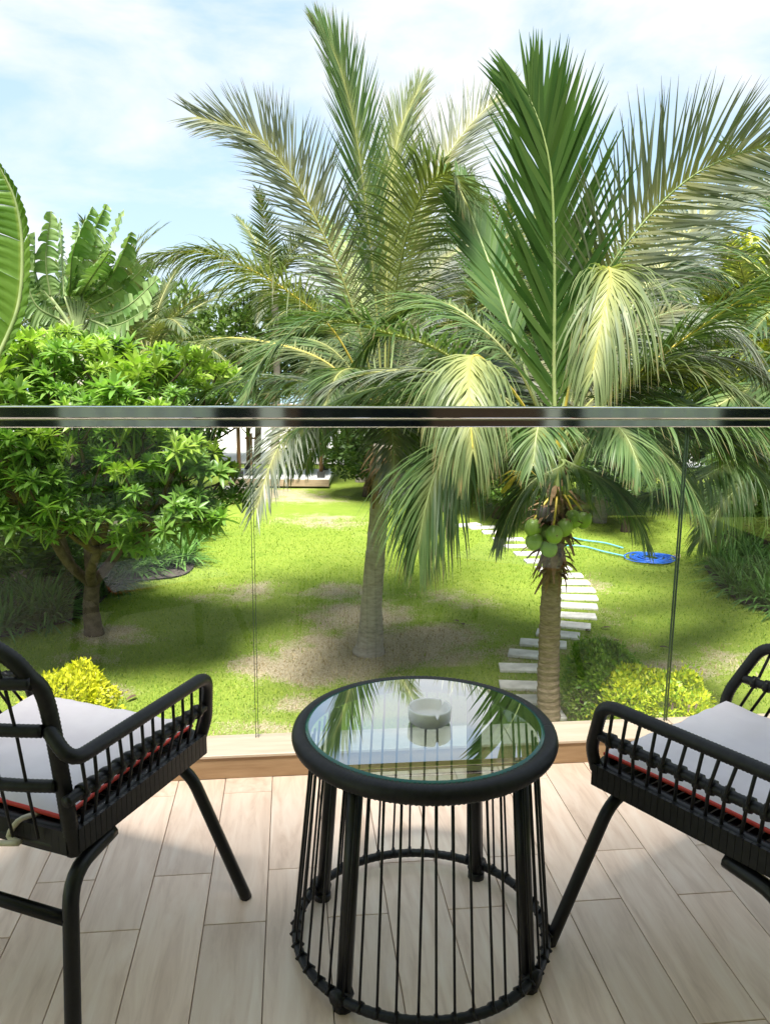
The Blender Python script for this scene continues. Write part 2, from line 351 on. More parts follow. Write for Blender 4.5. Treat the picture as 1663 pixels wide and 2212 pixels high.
def lawn_mat():
    m, N, L, P = mat('lawn_turf')
    a = N.new('ShaderNodeAttribute'); a.attribute_name = 'along'
    big = nz(N, L, .35, 3); mid = nz(N, L, 2.2, 5, .65); fine = nz(N, L, 38, 4, .7, sc=(1, .6, 1)); blades = nz(N, L, 160, 2, .7)
    g = ramp(N, L, mid.outputs['Fac'], [(0.3, (0.18, 0.29, 0.03)), (0.5, (0.27, 0.375, 0.042)), (0.72, (0.36, 0.43, 0.07))])
    g2 = mixc(N, L, .35, g.outputs[0], ramp(N, L, big.outputs['Fac'], [(0.35, (0.17, 0.30, 0.03)), (0.65, (0.38, 0.43, 0.075))]).outputs[0])
    g3 = mixc(N, L, .5, g2, ramp(N, L, fine.outputs['Fac'], [(0.3, (0.13, 0.22, 0.02)), (0.7, (0.38, 0.46, 0.08))]).outputs[0])
    dry = ramp(N, L, fine.outputs['Fac'], [(0.3, (0.30, 0.235, 0.145)), (0.5, (0.47, 0.395, 0.265)), (0.72, (0.62, 0.545, 0.39))])
    s = N.new('ShaderNodeMath'); s.operation = 'MULTIPLY_ADD'; L.new(mid.outputs['Fac'], s.inputs[0]); s.inputs[1].default_value = .9; L.new(a.outputs['Fac'], s.inputs[2])
    s2 = N.new('ShaderNodeMath'); s2.operation = 'MULTIPLY_ADD'; L.new(fine.outputs['Fac'], s2.inputs[0]); s2.inputs[1].default_value = .8; L.new(s.outputs[0], s2.inputs[2])
    s3 = N.new('ShaderNodeMath'); s3.operation = 'MULTIPLY'; s3.inputs[1].default_value = .55; L.new(s2.outputs[0], s3.inputs[0])
    f = ramp(N, L, s3.outputs[0], [(.80, (0, 0, 0)), (1.28, (1, 1, 1))])
    f.color_ramp.elements[0].position = .66; f.color_ramp.elements[1].position = .8
    L.new(mixc(N, L, f.outputs[0], g3, dry.outputs[0]), P.inputs['Base Color'])
    P.inputs['Roughness'].default_value = .85; P.inputs['Specular IOR Level'].default_value = .15
    ad = N.new('ShaderNodeMath'); ad.operation = 'ADD'; L.new(fine.outputs['Fac'], ad.inputs[0]); L.new(blades.outputs['Fac'], ad.inputs[1])
    bump(N, L, ad.outputs[0], P, .9, .03)
    return m
M['lawn'] = lawn_mat()
lawn = tag(m_.build('lawn', M['lawn']), kind='structure')
m_ = MB(); m_.add([(-120, 34.5, .02), (120, 34.5, .02), (120, 75, .02), (-120, 75, .02)], [(0, 1, 2, 3)]); tag(m_.build('sand_beach', M['sand']), kind='structure')
m_ = MB(); m_.add([(-900, 75, .01), (900, 75, .01), (900, 1500, .01), (-900, 1500, .01)], [(0, 1, 2, 3)]); tag(m_.build('sea_water', M['sea']), kind='structure')
def dryness(x, y):
    d = 0
    for (cx, cy_, rx, ry, st) in DRY:
        q = ((x - cx) / rx) ** 2 + ((y - cy_) / ry) ** 2
        if q < 6: d = max(d, st * math.exp(-q * .75))
    return d
M['blade'] = leaf('grass_blade', (0.17, 0.30, 0.03), (0.42, 0.50, 0.07), None, .4, .6, .2)
M['blade_dry'] = leaf('grass_blade_dry', (0.30, 0.22, 0.12), (0.62, 0.52, 0.35), None, .3, .7, .15)
gr, gd = MB(), MB(); r = random.Random(77)
for i in range(105000):
    y = 8.2 + 15 * r.random() ** 1.5; x = r.uniform(-.47, .47) * (y + 1.5)
    dr = dryness(x, y) + .35 * noise.noise(V((x * 2.2, y * 2.2, 5)))
    if dr > .25 and r.random() < .35: continue
    a = r.uniform(0, 6.28); h = r.uniform(.02, .055); ln = r.uniform(.4, 1.3); w = r.uniform(.004, .009) * (.7 + y / 22)
    c_, s_ = math.cos(a), math.sin(a); z = -.03 + .03 * noise.noise(V((x * .25, y * .25, 0)))
    tx, ty = c_ * math.sin(ln) * h, s_ * math.sin(ln) * h
    q = gd if dr + r.uniform(-.12, .12) > .42 else gr
    q.add([(x - s_ * w, y + c_ * w, z), (x + s_ * w, y - c_ * w, z), (x + tx, y + ty, z + h * math.cos(ln) + .012)], [(0, 1, 2)], [0, 0, 1], False)
tag(gr.build('grass_blades', M['blade']), kind='stuff', label='short green grass blades over the near lawn', cat='grass')
tag(gd.build('dry_grass', M['blade_dry']), kind='stuff', label='straw-coloured dead grass lying in the bare patches of the lawn', cat='grass')
def patch(name, pts, z, material):
    c = sum((V((*q, 0)) for q in pts), V()) / len(pts); out = spline([(*q, 0) for q in pts] + [(*pts[0], 0)], 60)
    m = MB(); m.add([(c.x, c.y, z)] + [(q.x, q.y, z) for q in out[:-1]], [(0, i + 1, (i + 1) % 59 + 1) for i in range(59)])
    return tag(m.build(name, material), kind='structure')
patch('planting_bed', [(-7.43, 12.43), (-6.1, 13.01), (-5.29, 14.13), (-5.18, 16.17), (-4.14, 17.07), (-4.49, 19.54), (-5.2, 23.59), (-7.14, 25.38), (-13.11, 25.07), (-14.45, 19.14)], .008, M['soil'])
patch('planting_bed', [(7.05, 17.97), (6.73, 16.13), (6.94, 14.91), (8.11, 14.52), (12.21, 19.24), (12.25, 23.72), (8.92, 21.68)], .008, M['soil'])

# ---- balcony (built in its own frame: x along the balustrade, y outwards, z from the floor)
def bb(name, boxes, material, parent=None):
    m = MB()
    for c, d in boxes: m.box(c, d)
    o = m.build(name, material)
    if parent is None: o.matrix_world = BALC
    else: o.parent = parent
    return o
def bev(o, w=.004, seg=2):
    b = o.modifiers.new('bevel', 'BEVEL'); b.width = w; b.segments = seg; b.limit_method = 'ANGLE'
    return o
floor_o = tag(bb('balcony_floor', [((.3, -2.1, -.11), (6.6, 4.6, .2)), ((.3, .078, -.265), (6.6, .156, .5))], M['grout']), kind='structure')
PW, PLEN = .1645, .68
pm = MB(); pm.box((0, 0, -.006), (PW - .0022, PLEN - .0022, .012)); pl0 = bev(pm.build('floor_plank', M['plank'], floor_o), .0012, 1)
first = True
for i in range(-17, 22):
    x = -.397 + PW * (i + .5); off = -.783 if i % 2 else -.555
    for k in range(-3, 3):
        yc = off + PLEN * (k + .5); y0 = yc - PLEN / 2; y1 = min(yc + PLEN / 2, -.001)
        if y0 > -.03 or y1 < -2.9: continue
        if first: o = pl0; first = False
        else: o = inst(pl0, floor_o)
        o.location = (x, (y0 + y1) / 2, .0); o.scale = (1, (y1 - y0) / PLEN, 1)
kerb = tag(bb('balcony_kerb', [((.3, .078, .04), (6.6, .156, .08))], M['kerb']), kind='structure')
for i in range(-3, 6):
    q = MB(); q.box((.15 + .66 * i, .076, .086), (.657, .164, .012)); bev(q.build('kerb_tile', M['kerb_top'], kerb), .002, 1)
ceil = tag(bb('balcony_ceiling', [((.3, -3.3, 2.87), (6.9, 2.6, .22))], M['ceiling']), kind='structure')
upper = tag(bb('unseen_house_wall', [((.3, -3.6, 4.2), (17.0, 2.6, 2.4))], M['white_wall']), kind='structure')  # unseen upper storey, added and sized to keep the sun off the balcony
lower = tag(bb('unseen_house_wall', [((.3, -2.0, -1.75), (7.2, 4.0, 3.0))], M['white_wall']), kind='structure')

# glass balustrade and handrail
for i in range(-1, 2):
    x0 = -.455 + 1.58 * i + .006; x1 = x0 + 1.58 - .012
    if x0 > 3.4 or x1 < -2.9: continue
    x0 = max(x0, -2.84); x1 = min(x1, 3.44)
    g = empty('glass_panel'); g.matrix_world = BALC @ Matrix.Translation(((x0 + x1) / 2, .13, .09))
    w = x1 - x0; h = 1.15
    q = MB(); q.add([(-w / 2, 0, .002), (w / 2, 0, .002), (w / 2, 0, h), (-w / 2, 0, h)], [(0, 1, 2, 3)], smooth=False)
    q.build('pane', M['glass'], g)
    for s in (-1, 1):
        q = MB(); q.box((s * (w / 2 + .0015), 0, h / 2), (.002, .012, h)); q.build('polished_edge', M['glass_edge'], g)
    lab = {-1: 'clear glass balustrade pane in front of the frangipani, beside the left chair', 0: 'wide clear glass balustrade pane behind the round table and both palms', 1: 'clear glass balustrade pane at the right edge, behind the right chair'}.get(i)
    tag(g, lab, 'glass panel', 'balustrade panes')
hr = empty('handrail'); hr.matrix_world = BALC @ Matrix.Translation((0, .13, 0))
tag(hr, 'polished steel handrail running across the top of the glass balustrade', 'handrail')
bev(MB().box((.3, 0, 1.293), (6.4, .056, .042)).build('rail', M['steel'], hr), .005, 3)
bev(MB().box((.3, 0, 1.2565), (6.4, .044, .030)).build('glazing_channel', M['steel'], hr), .004, 3)

# the house behind the viewer (seen only as reflections in the handrail)
fa = empty('house_front'); fa.matrix_world = BALC @ Matrix.Translation((0, -4.2, 0))
tag(fa, 'house front behind the balcony, mirrored in the steel handrail', 'building')
def fpart(name, x0, x1, z0, z1, y, th, material):
    return MB().box(((x0 + x1) / 2, y, (z0 + z1) / 2), (x1 - x0, th, z1 - z0)).build(name, material, fa)
fpart('wall', -3, 6.6, 2.35, 2.9, -.1, .2, M['white_wall'])
def curtain(x0, x1):
    n = int((x1 - x0) / .02); q = MB(); vs = []
    for i in range(n + 1):
        x = x0 + (x1 - x0) * i / n; y = -.12 + .03 * math.sin(i * .55) + .012 * math.sin(i * .21)
        vs += [(x, y, 0.02), (x, y, 2.34)]
    q.add(vs, [(2 * i, 2 * i + 2, 2 * i + 3, 2 * i + 1) for i in range(n)]); return q.build('curtain', M['curtain'], fa)
curtain(-2.26, -0.96); curtain(2.27, 3.6)
fpart('pane', -2.85, -2.26, 0, 2.34, -.1, .02, M['dark_glass']); fpart('pane', -0.96, -0.59, 0, 2.34, -.1, .02, M['dark_glass'])
fpart('post', -0.58, -0.39, 0, 2.34, -.06, .12, M['white_wall']); fpart('wood_panel', -0.38, -0.26, 0, 2.34, -.1, .06, M['brown_wood'])
fpart('pane', -0.25, 0.91, 0, 2.34, -.1, .02, M['dark_glass']); fpart('wood_panel', 0.91, 1.89, 0, 2.34, -.1, .06, M['brown_wood'])
fpart('post', 1.92, 2.04, 0, 2.34, -.06, .12, M['white_wall']); fpart('pane', 2.05, 2.26, 0, 2.34, -.1, .02, M['dark_glass'])
fpart('pane', 3.61, 6.5, 0, 2.34, -.1, .02, M['dark_glass'])
fpart('back_room_wall', -3, 6.6, 0, 2.35, -.6, .1, M['brown_wood'])

# ================================================================== BALCONY FURNITURE
def wrapped(pts, r, n=10, step=.0042, closed=False):
    """a tube wound with cord: every other ring is a groove"""
    P = resample(pts, step)
    if closed: P = P[:-1]
    rd = [r if i % 2 else r * .93 for i in range(len(P))]
    return MB().tube(P, rd, n, closed=closed)
# ---- chair; local frame: faces +y, origin on the floor
w_, yf, yb, zs, za, flr, lbk = .286, .256, -.244, .473, .679, .066, .060
def lp(s, t, k):
    """point on the arm panel: t from back (0) to front (1), k from seat rail (0) to arm rail (1)"""
    y0 = yb + (yf - yb) * t
    return V((s * (w_ + flr * k), y0 - lbk * k, zs + (za - zs) * k))
rng = random.Random(4)
def make_chair():
    c = empty('rattan_armchair')
    def B(mb, name, m, parent=c): return mb.build(name, m, parent)
    # seat ring, wound
    ring = fillet([(w_, 0, zs), (w_, yf, zs), (-w_, yf, zs), (-w_, yb, zs), (w_, yb, zs), (w_, 0, zs)], .05)
    B(wrapped(ring, .017, 10, .0046), 'seat_rail', M['rope'])
    ring2 = fillet([(w_, 0, zs - .034), (w_, yf - .02, zs - .034), (-w_, yf - .02, zs - .034), (-w_, yb, zs - .034), (w_, yb, zs - .034), (w_, 0, zs - .034)], .05)
    B(MB().tube(resample(ring2, .03), .020, 10), 'seat_frame', M['tube'])
    # woven seat under the cushion
    sb = MB()
    for i in range(22):
        y = yb + .01 + (yf - yb - .02) * i / 21; sb.box((0, y, zs - .005), (2 * w_ - .02, .018, .006))
    tag(B(sb, 'seat_weave', M['rope']), kind='stuff')
    q = MB()
    for i in range(28):      # cord wound round both seat rails
        for s in (-1, 1):
            y = yb + (yf - yb) * (i + .5) / 28; q.box((s * (w_ + .002), y, zs - .0165), (.036, .0165, .056))
    for i in range(30):
        x = -w_ + 2 * w_ * (i + .5) / 30
        q.box((x, yb, zs - .0165), (.0185, .036, .056))
    tag(B(q, 'cord_binding', M['rope']), kind='stuff')
    # back: arched frame
    bp = [(s_ * x, y, z) for s_, x, y, z in ((1, w_, yb + .005, zs - .05), (1, w_ + .002, yb - .02, .62), (1, .285, -.29, .80))]
    arch = []
    for i in range(1, 12):
        a = PI * i / 12; arch.append((.285 * math.cos(a) if abs(math.cos(a)) < .9 else .28 * math.cos(a), -.30 - .035 * math.sin(a) - .02 * math.sin(a), .80 + .155 * math.sin(a) ** .8))
    lft = [(-x, y, z) for x, y, z in reversed(bp)]
    back = spline(bp + arch + lft, 90)
    B(wrapped(back, .0185, 10, .0048), 'back_frame', M['rope'])
    def bpt(k, u):
        """point on the bowed back, k height, u from -1 to 1"""
        z = k; yy = yb - .01 - (z - zs) * .19 - .055 * (1 - u * u) ** 1.0
        return V((u * .283, yy, z))
    for z in (.60, .735, .845):
        B(wrapped([bpt(z, -1 + 2 * i / 14) for i in range(15)], .0145, 9, .005), 'back_rung', M['rope'])
    for i in range(9):
        u = -.8 + 1.6 * i / 8; t = u + rng.uniform(-.04, .04)
        top = .80 + .15 * max(0, 1 - u * u) ** .4
        B(MB().tube([bpt(zs - .01, u * .98), bpt(.60, u), bpt(.735, t), bpt(.845, t), bpt(top, t * .96)], .0036, 6), 'back_cord', M['rope'])
    for s in (-1, 1):
        # arm panel: front post bending into the arm rail
        arm = fillet([lp(s, 1.0, -.05), lp(s, 1.045, .25), lp(s, 1.0, 1.0), lp(s, .0, 1.0) + V((0, -.0, 0)), V((s * .287, -.292, .735))], .045, 8)
        B(wrapped(arm, .0165, 10, .0046), 'arm_rail', M['rope'])
        B(wrapped([lp(s, 1.0, .5), lp(s, 0.5, .5), lp(s, -.03, .5)], .0135, 9, .0046), 'arm_middle_rail', M['rope'])
        for i in range(12):
            t = .06 + .88 * i / 11; j = rng.uniform(-.012, .012); k = rng.uniform(-.012, .012)
            B(MB().tube([lp(s, t, 1.0), lp(s, t + j, .5) + V((s * .012, 0, 0)), lp(s, t + k, .0)], .0042, 6), 'arm_cord', M['rope'])
            if i % 1 == 0:
                d = lp(s, t + j, .5); m2 = MB(); m2.tube([d + V((0, -.007, 0)), d + V((0, .007, 0))], .0185, 8); B(m2, 'cord_knot', M['rope'])
        # legs: bent tubes splayed outwards
        fl = fillet([(0.02 * s, yf - .05, zs - .068), (s * (w_ - .015), yf - .045, zs - .068), (s * .402, .28, .0)], .07, 8)
        B(MB().tube(resample(fl, .02), .0165, 10), 'leg', M['tube'])
        rl = fillet([(s * (w_ - .01), yb + .14, zs - .075), (s * w_, yb - .012, zs - .09), (s * (w_ + .035), yb - .075, .0)], .07, 8)
        B(MB().tube(resample(rl, .02), .0185, 10), 'leg', M['tube'])
    B(MB().tube([(-w_ - .01, yb - .03, .285), (w_ + .01, yb - .03, .285)], .0155, 10), 'stretcher', M['tube'])
    B(MB().tube([(-.02, yf - .05, zs - .068), (.02, yf - .05, zs - .068)], .0165, 10), 'stretcher', M['tube'])
    return c
def make_cushion():
    c = empty('seat_cushion')
    q = MB(); n = 26; m = 24; a, b, h = .262, .245, .026
    def pt(i, j, top):
        u = -1 + 2 * i / n; v = -1 + 2 * j / m
        e = max(abs(u), abs(v)); pin = 1 - .03 * (1 - abs(u) ** 2) * abs(v) ** 6 - .03 * (1 - abs(v) ** 2) * abs(u) ** 6
        z = h * (max(0, 1 - e ** 7)) ** .5 * (1 + .18 * noise.noise(V((u * 2.2, v * 2.2, 3)))) + .008 * noise.noise(V((u * 5, v * 2, 8))) + .004 * noise.noise(V((u * 2 - v * 5, v * 4, 2)))
        return V((u * a * pin, v * b * pin, (z + h) if top else h - .8 * h * (max(0, 1 - e ** 7)) ** .5))
    vt = [pt(i, j, True) for j in range(m + 1) for i in range(n + 1)]
    f = [(j * (n + 1) + i, j * (n + 1) + i + 1, (j + 1) * (n + 1) + i + 1, (j + 1) * (n + 1) + i) for j in range(m) for i in range(n)]
    q.add(vt, f); q.build('cover', M['cushion'], c)
    q = MB(); q.add([pt(i, j, False) for j in range(m + 1) for i in range(n + 1)], [tuple(reversed(t)) for t in f]); q.build('underside', M['cushion_red'], c)
    edge = [pt(i, 0, True) for i in range(n)] + [pt(n, j, True) for j in range(m)] + [pt(n - i, m, True) for i in range(n)] + [pt(0, m - j, True) for j in range(m)]
    edge = [V((p_.x, p_.y, h - .004)) for p_ in edge]
    q = MB(); q.tube(edge, .0055, 6, closed=True); q.build('piping', M['piping'], c)
    tp = spline([(.19, -b + .01, .012), (.17, -b - .03, .014), (.14, -b - .035, -.03), (.18, -b - .045, -.03), (.1, -b - .05, -.045), (.05, -b - .06, -.04), (-.02, -b - .075, -.09), (-.05, -b - .08, -.17)], 26)
    q = MB(); q.tube(tp, .0065, 6); q.build('tie_tape', M['tie'], c)
    return c
def copy_tree(o, parent=None):
    c = o.copy(); link(c, parent)
    if parent is not None: c.parent = parent
    for ch in list(o.children): copy_tree(ch, c)
    return c
ch0 = make_chair(); cu0 = make_cushion()
for k, (x, y, a) in enumerate(((-.852, 1.978, -.361), (.925, 1.936, .636))):
    c = ch0 if k == 0 else copy_tree(ch0)
    u = cu0 if k == 0 else copy_tree(cu0)
    c.location = (x, y, FLOOR); c.rotation_euler = (0, 0, a)
    R_ = Matrix.Rotation(a, 3, 'Z'); o_ = R_ @ V((0, .006, zs + .006))
    u.location = (x + o_.x, y + o_.y, FLOOR + o_.z); u.rotation_euler = (0, 0, a)
    tag(c, ('black rattan armchair left of the table, cut by the left picture edge', 'black rattan armchair right of the table, cut by the right picture edge')[k], 'chair', 'rattan armchairs')
    tag(u, ('off-white seat cushion with red piping on the left armchair', 'off-white seat cushion with red piping on the right armchair')[k], 'cushion', 'seat cushions')

# ---- round glass table
TX, TY, TH = .102, 1.945, .575
tb = empty('side_table', (TX, TY, FLOOR)); tag(tb, 'round black rattan side table with a glass top, between the armchairs', 'table')
RT, RB = .304, .3211
circ = lambda r, z, n=160: [(r * math.cos(2 * PI * i / n), r * math.sin(2 * PI * i / n), z) for i in range(n + 1)]
wrapped(circ(RT, TH, 200), .0238, 12, .0055, True).build('top_ring', M['rope'], tb)
wrapped(circ(RB, .034, 160), .0125, 8, .009, True).build('base_ring', M['rope'], tb)
q = MB(); q.lathe([(.0001, 0), (.2856, 0)], (0, 0, TH + .0225), 96); tg = q.build('glass_top', M['table_glass'], tb)
q = MB(); q.lathe([(.286, -.009), (.2965, -.009), (.2965, -.003), (.2855, .0004)], (0, 0, TH + .0225), 96); q.build('glass_rim', M['table_glass_edge'], tg)
for a in (-128, -35, 56, 150):
    a = math.radians(a); ca, sa = math.cos(a), math.sin(a)
    q = MB(); q.tube([((RB - .014) * ca, (RB - .014) * sa, .004), (.262 * ca, .262 * sa, TH - .006)], .0185, 10); lg = q.build('leg', M['tube'], tb)
    q = MB(); q.tube([((RB - .013) * ca, (RB - .013) * sa, 0), ((RB - .013) * ca, (RB - .013) * sa, .02)], .024, 10); q.build('foot', M['tube'], lg)
    q = MB(); q.tube([((RB - .03) * ca, (RB - .03) * sa, .036), ((RB + .014) * ca, (RB + .014) * sa, .036)], .021, 8); q.build('binding', M['rope'], lg)
NC = 46
for i in range(NC):
    a = 2 * PI * (i + rng.uniform(-.12, .12)) / NC; a2 = a + rng.uniform(-.02, .02)
    q = MB(); q.tube([((RB + .006) * math.cos(a), (RB + .006) * math.sin(a), .032), (.276 * math.cos(a2), .276 * math.sin(a2), TH - .012)], .0031, 6); q.build('cord', M['rope'], tb)
    q = MB(); q.tube([((RB - .013) * math.cos(a), (RB - .013) * math.sin(a), .036), (RB * math.cos(a), RB * math.sin(a), .052), ((RB + .014) * math.cos(a), (RB + .014) * math.sin(a), .034)], .005, 6); q.build('cord_knot', M['rope'], tb)
# ---- ashtray
def notch(r, z, a, i):
    if i in (3, 4, 5):
        for k in range(3):
            d = abs((a - (-1.25 + 2 * PI * k / 3) + PI) % (2 * PI) - PI)
            if d < .10: z -= .013 * math.cos(d / .10 * PI / 2)
    return r, z
q = MB(); q.lathe([(.0001, .0), (.044, .0), (.052, .008), (.0545, .038), (.052, .0415), (.0485, .039), (.045, .016), (.038, .010), (.0001, .009)], n=120, fn=notch)
at = q.build('ashtray', M['ceramic'], loc=(*(0.115, 1.951), FLOOR + TH + .0229)); tag(at, 'small round white ceramic ashtray standing on the glass table', 'ashtray')

# ================================================================== GARDEN: PALMS
def frond_mesh(pts, ll=.9, npair=70, seed=0, N0=None, sag=.5, vee=.25, a0=68, a1=24, wid=.042, start=.16, rib=.022, jit=.5, seg=5, twist=0.0, keep=1.0, fine=True):
    """returns (rib MB, leaflet MB) along the curve pts"""
    r = random.Random(seed); n = 60
    if fine: npair = int(npair * 1.75); ll *= 1.16; wid *= .64; jit *= 1.5; rib *= .75
    C = spline(pts, n); T = [(C[min(i + 1, n - 1)] - C[max(i - 1, 0)]).normalized() for i in range(n)]
    N = V(N0) if N0 is not None else V((0, 0, 1))
    N = N - N.dot(T[0]) * T[0]
    if N.length < .05: N = V((0, -1, 0)) - V((0, -1, 0)).dot(T[0]) * T[0]
    N.normalize(); NS = []
    for i in range(n):
        N = (N - N.dot(T[i]) * T[i]).normalized(); NS.append(N.copy())
    rb = MB(); rb.tube(C, [rib * (1.9 if i < 5 else 1) * (1 - .88 * i / (n - 1)) + .002 for i in range(n)], 6)
    lf = MB()
    total = sum((C[i + 1] - C[i]).length for i in range(n - 1))
    for k in range(npair):
        s = start + (1 - start) * (k + .5) / npair
        for sd_ in (-1, 1):
            if r.random() > keep: continue
            ss = min(.999, max(0, s + r.uniform(-.4, .4) / npair)); x = ss * (n - 1); i = int(x); t = x - i
            p0 = C[i].lerp(C[min(i + 1, n - 1)], t); tt = T[i]; nn = NS[i]; S = tt.cross(nn)
            if twist:
                q_ = twist * ss; S = S * math.cos(q_) + nn * math.sin(q_); nn = tt.cross(S) * -1
            u = (ss - start) / (1 - start)
            ang = math.radians(a0 + (a1 - a0) * u ** .8 + r.uniform(-7, 7) * jit * 2)
            be = vee + r.uniform(-.22, .22) * jit
            d = tt * math.cos(ang) + (S * sd_ * math.cos(be) + nn * math.sin(be)) * math.sin(ang); d.normalize()
            prof = min(1, (.55 + u * 2.6)) * (1 - .62 * max(0, u - .35) / .65) 
            L = ll * prof * r.uniform(.88, 1.08)
            g = sag * r.uniform(.55, 1.35)
            wv = d.cross(nn); wv.normalize()
            wv = (wv * math.cos(r.uniform(-.5, .5) * jit) + nn * math.sin(r.uniform(-.6, .6) * jit)).normalized()
            w0 = wid * (.6 + .5 * prof) * r.uniform(.85, 1.1)
            vs = []; al = []
            p = p0.copy(); dd = d.copy()
            for j in range(seg + 1):
                tj = j / seg
                wj = w0 * (.55 + .45 * min(1, tj * 4)) * (1 - tj ** 2.2) + .0015
                vs += [p + wv * wj * .5, p - wv * wj * .5]; al += [tj, tj]
                dd = (dd + V((0, 0, -1)) * (g * 1.9 / seg) * (.3 + tj)).normalized()
                p = p + dd * (L / seg)
            lf.add(vs, [(2 * j, 2 * j + 1, 2 * j + 3, 2 * j + 2) for j in range(seg)], al)
    return rb, lf
def frond(parent, pts, lm='fr_green', rm='rachis', **kw):
    rb, lf = frond_mesh(pts, **kw)
    f = rb.build('frond', M[rm], parent); l = lf.build('leaflets', M[lm], f); tag(l, kind='stuff')
    return f
def palm_trunk(parent, pts, rads, material, rings, seed=0, amp=.03):
    r = random.Random(seed); n = int(rings * 6)
    C = spline(pts, n); rd = []
    RR = spline([(i, q, 0) for i, q in enumerate(rads)], n)
    for i in range(n):
        ph = (i % 6) / 6.0
        rd.append(RR[i].y * (1 + amp * (ph - .5) * 2 + r.uniform(-.008, .008)))
    q = MB(); q.tube(C, rd, 18)
    q.v = [tuple(V(p_) + V((noise.noise(V(p_) * 5), noise.noise(V(p_) * 5 + V((7, 0, 0))), 0)) * .012) for p_ in q.v]
    return q.build('trunk', material, parent)
def husk(parent, c, r0, h, n, seed, name='leaf_sheath'):
    r = random.Random(seed); q = MB(); c = V(c)
    for i in range(n):
        a = r.uniform(0, 2 * PI); z = r.uniform(-.2, h); o = V((math.cos(a), math.sin(a), 0)); t = V((-o.y, o.x, 0))
        L = r.uniform(.10, .36); w = r.uniform(.015, .06); p = c + o * r0 * r.uniform(.8, 1.1) + V((0, 0, z)); d = (o * r.uniform(.2, .9) + V((0, 0, r.uniform(-1.0, .5)))).normalized()
        vs = []
        for j in range(4):
            wj = w * (1 - .75 * j / 3); vs += [p + t * wj, p - t * wj]; d = (d + V((0, 0, -.35)) + t * r.uniform(-.2, .2)).normalized(); p = p + d * L / 3
        q.add(vs, [(2 * j, 2 * j + 1, 2 * j + 3, 2 * j + 2) for j in range(3)])
    o = q.build(name, M['husk'], parent); return tag(o, kind='stuff')

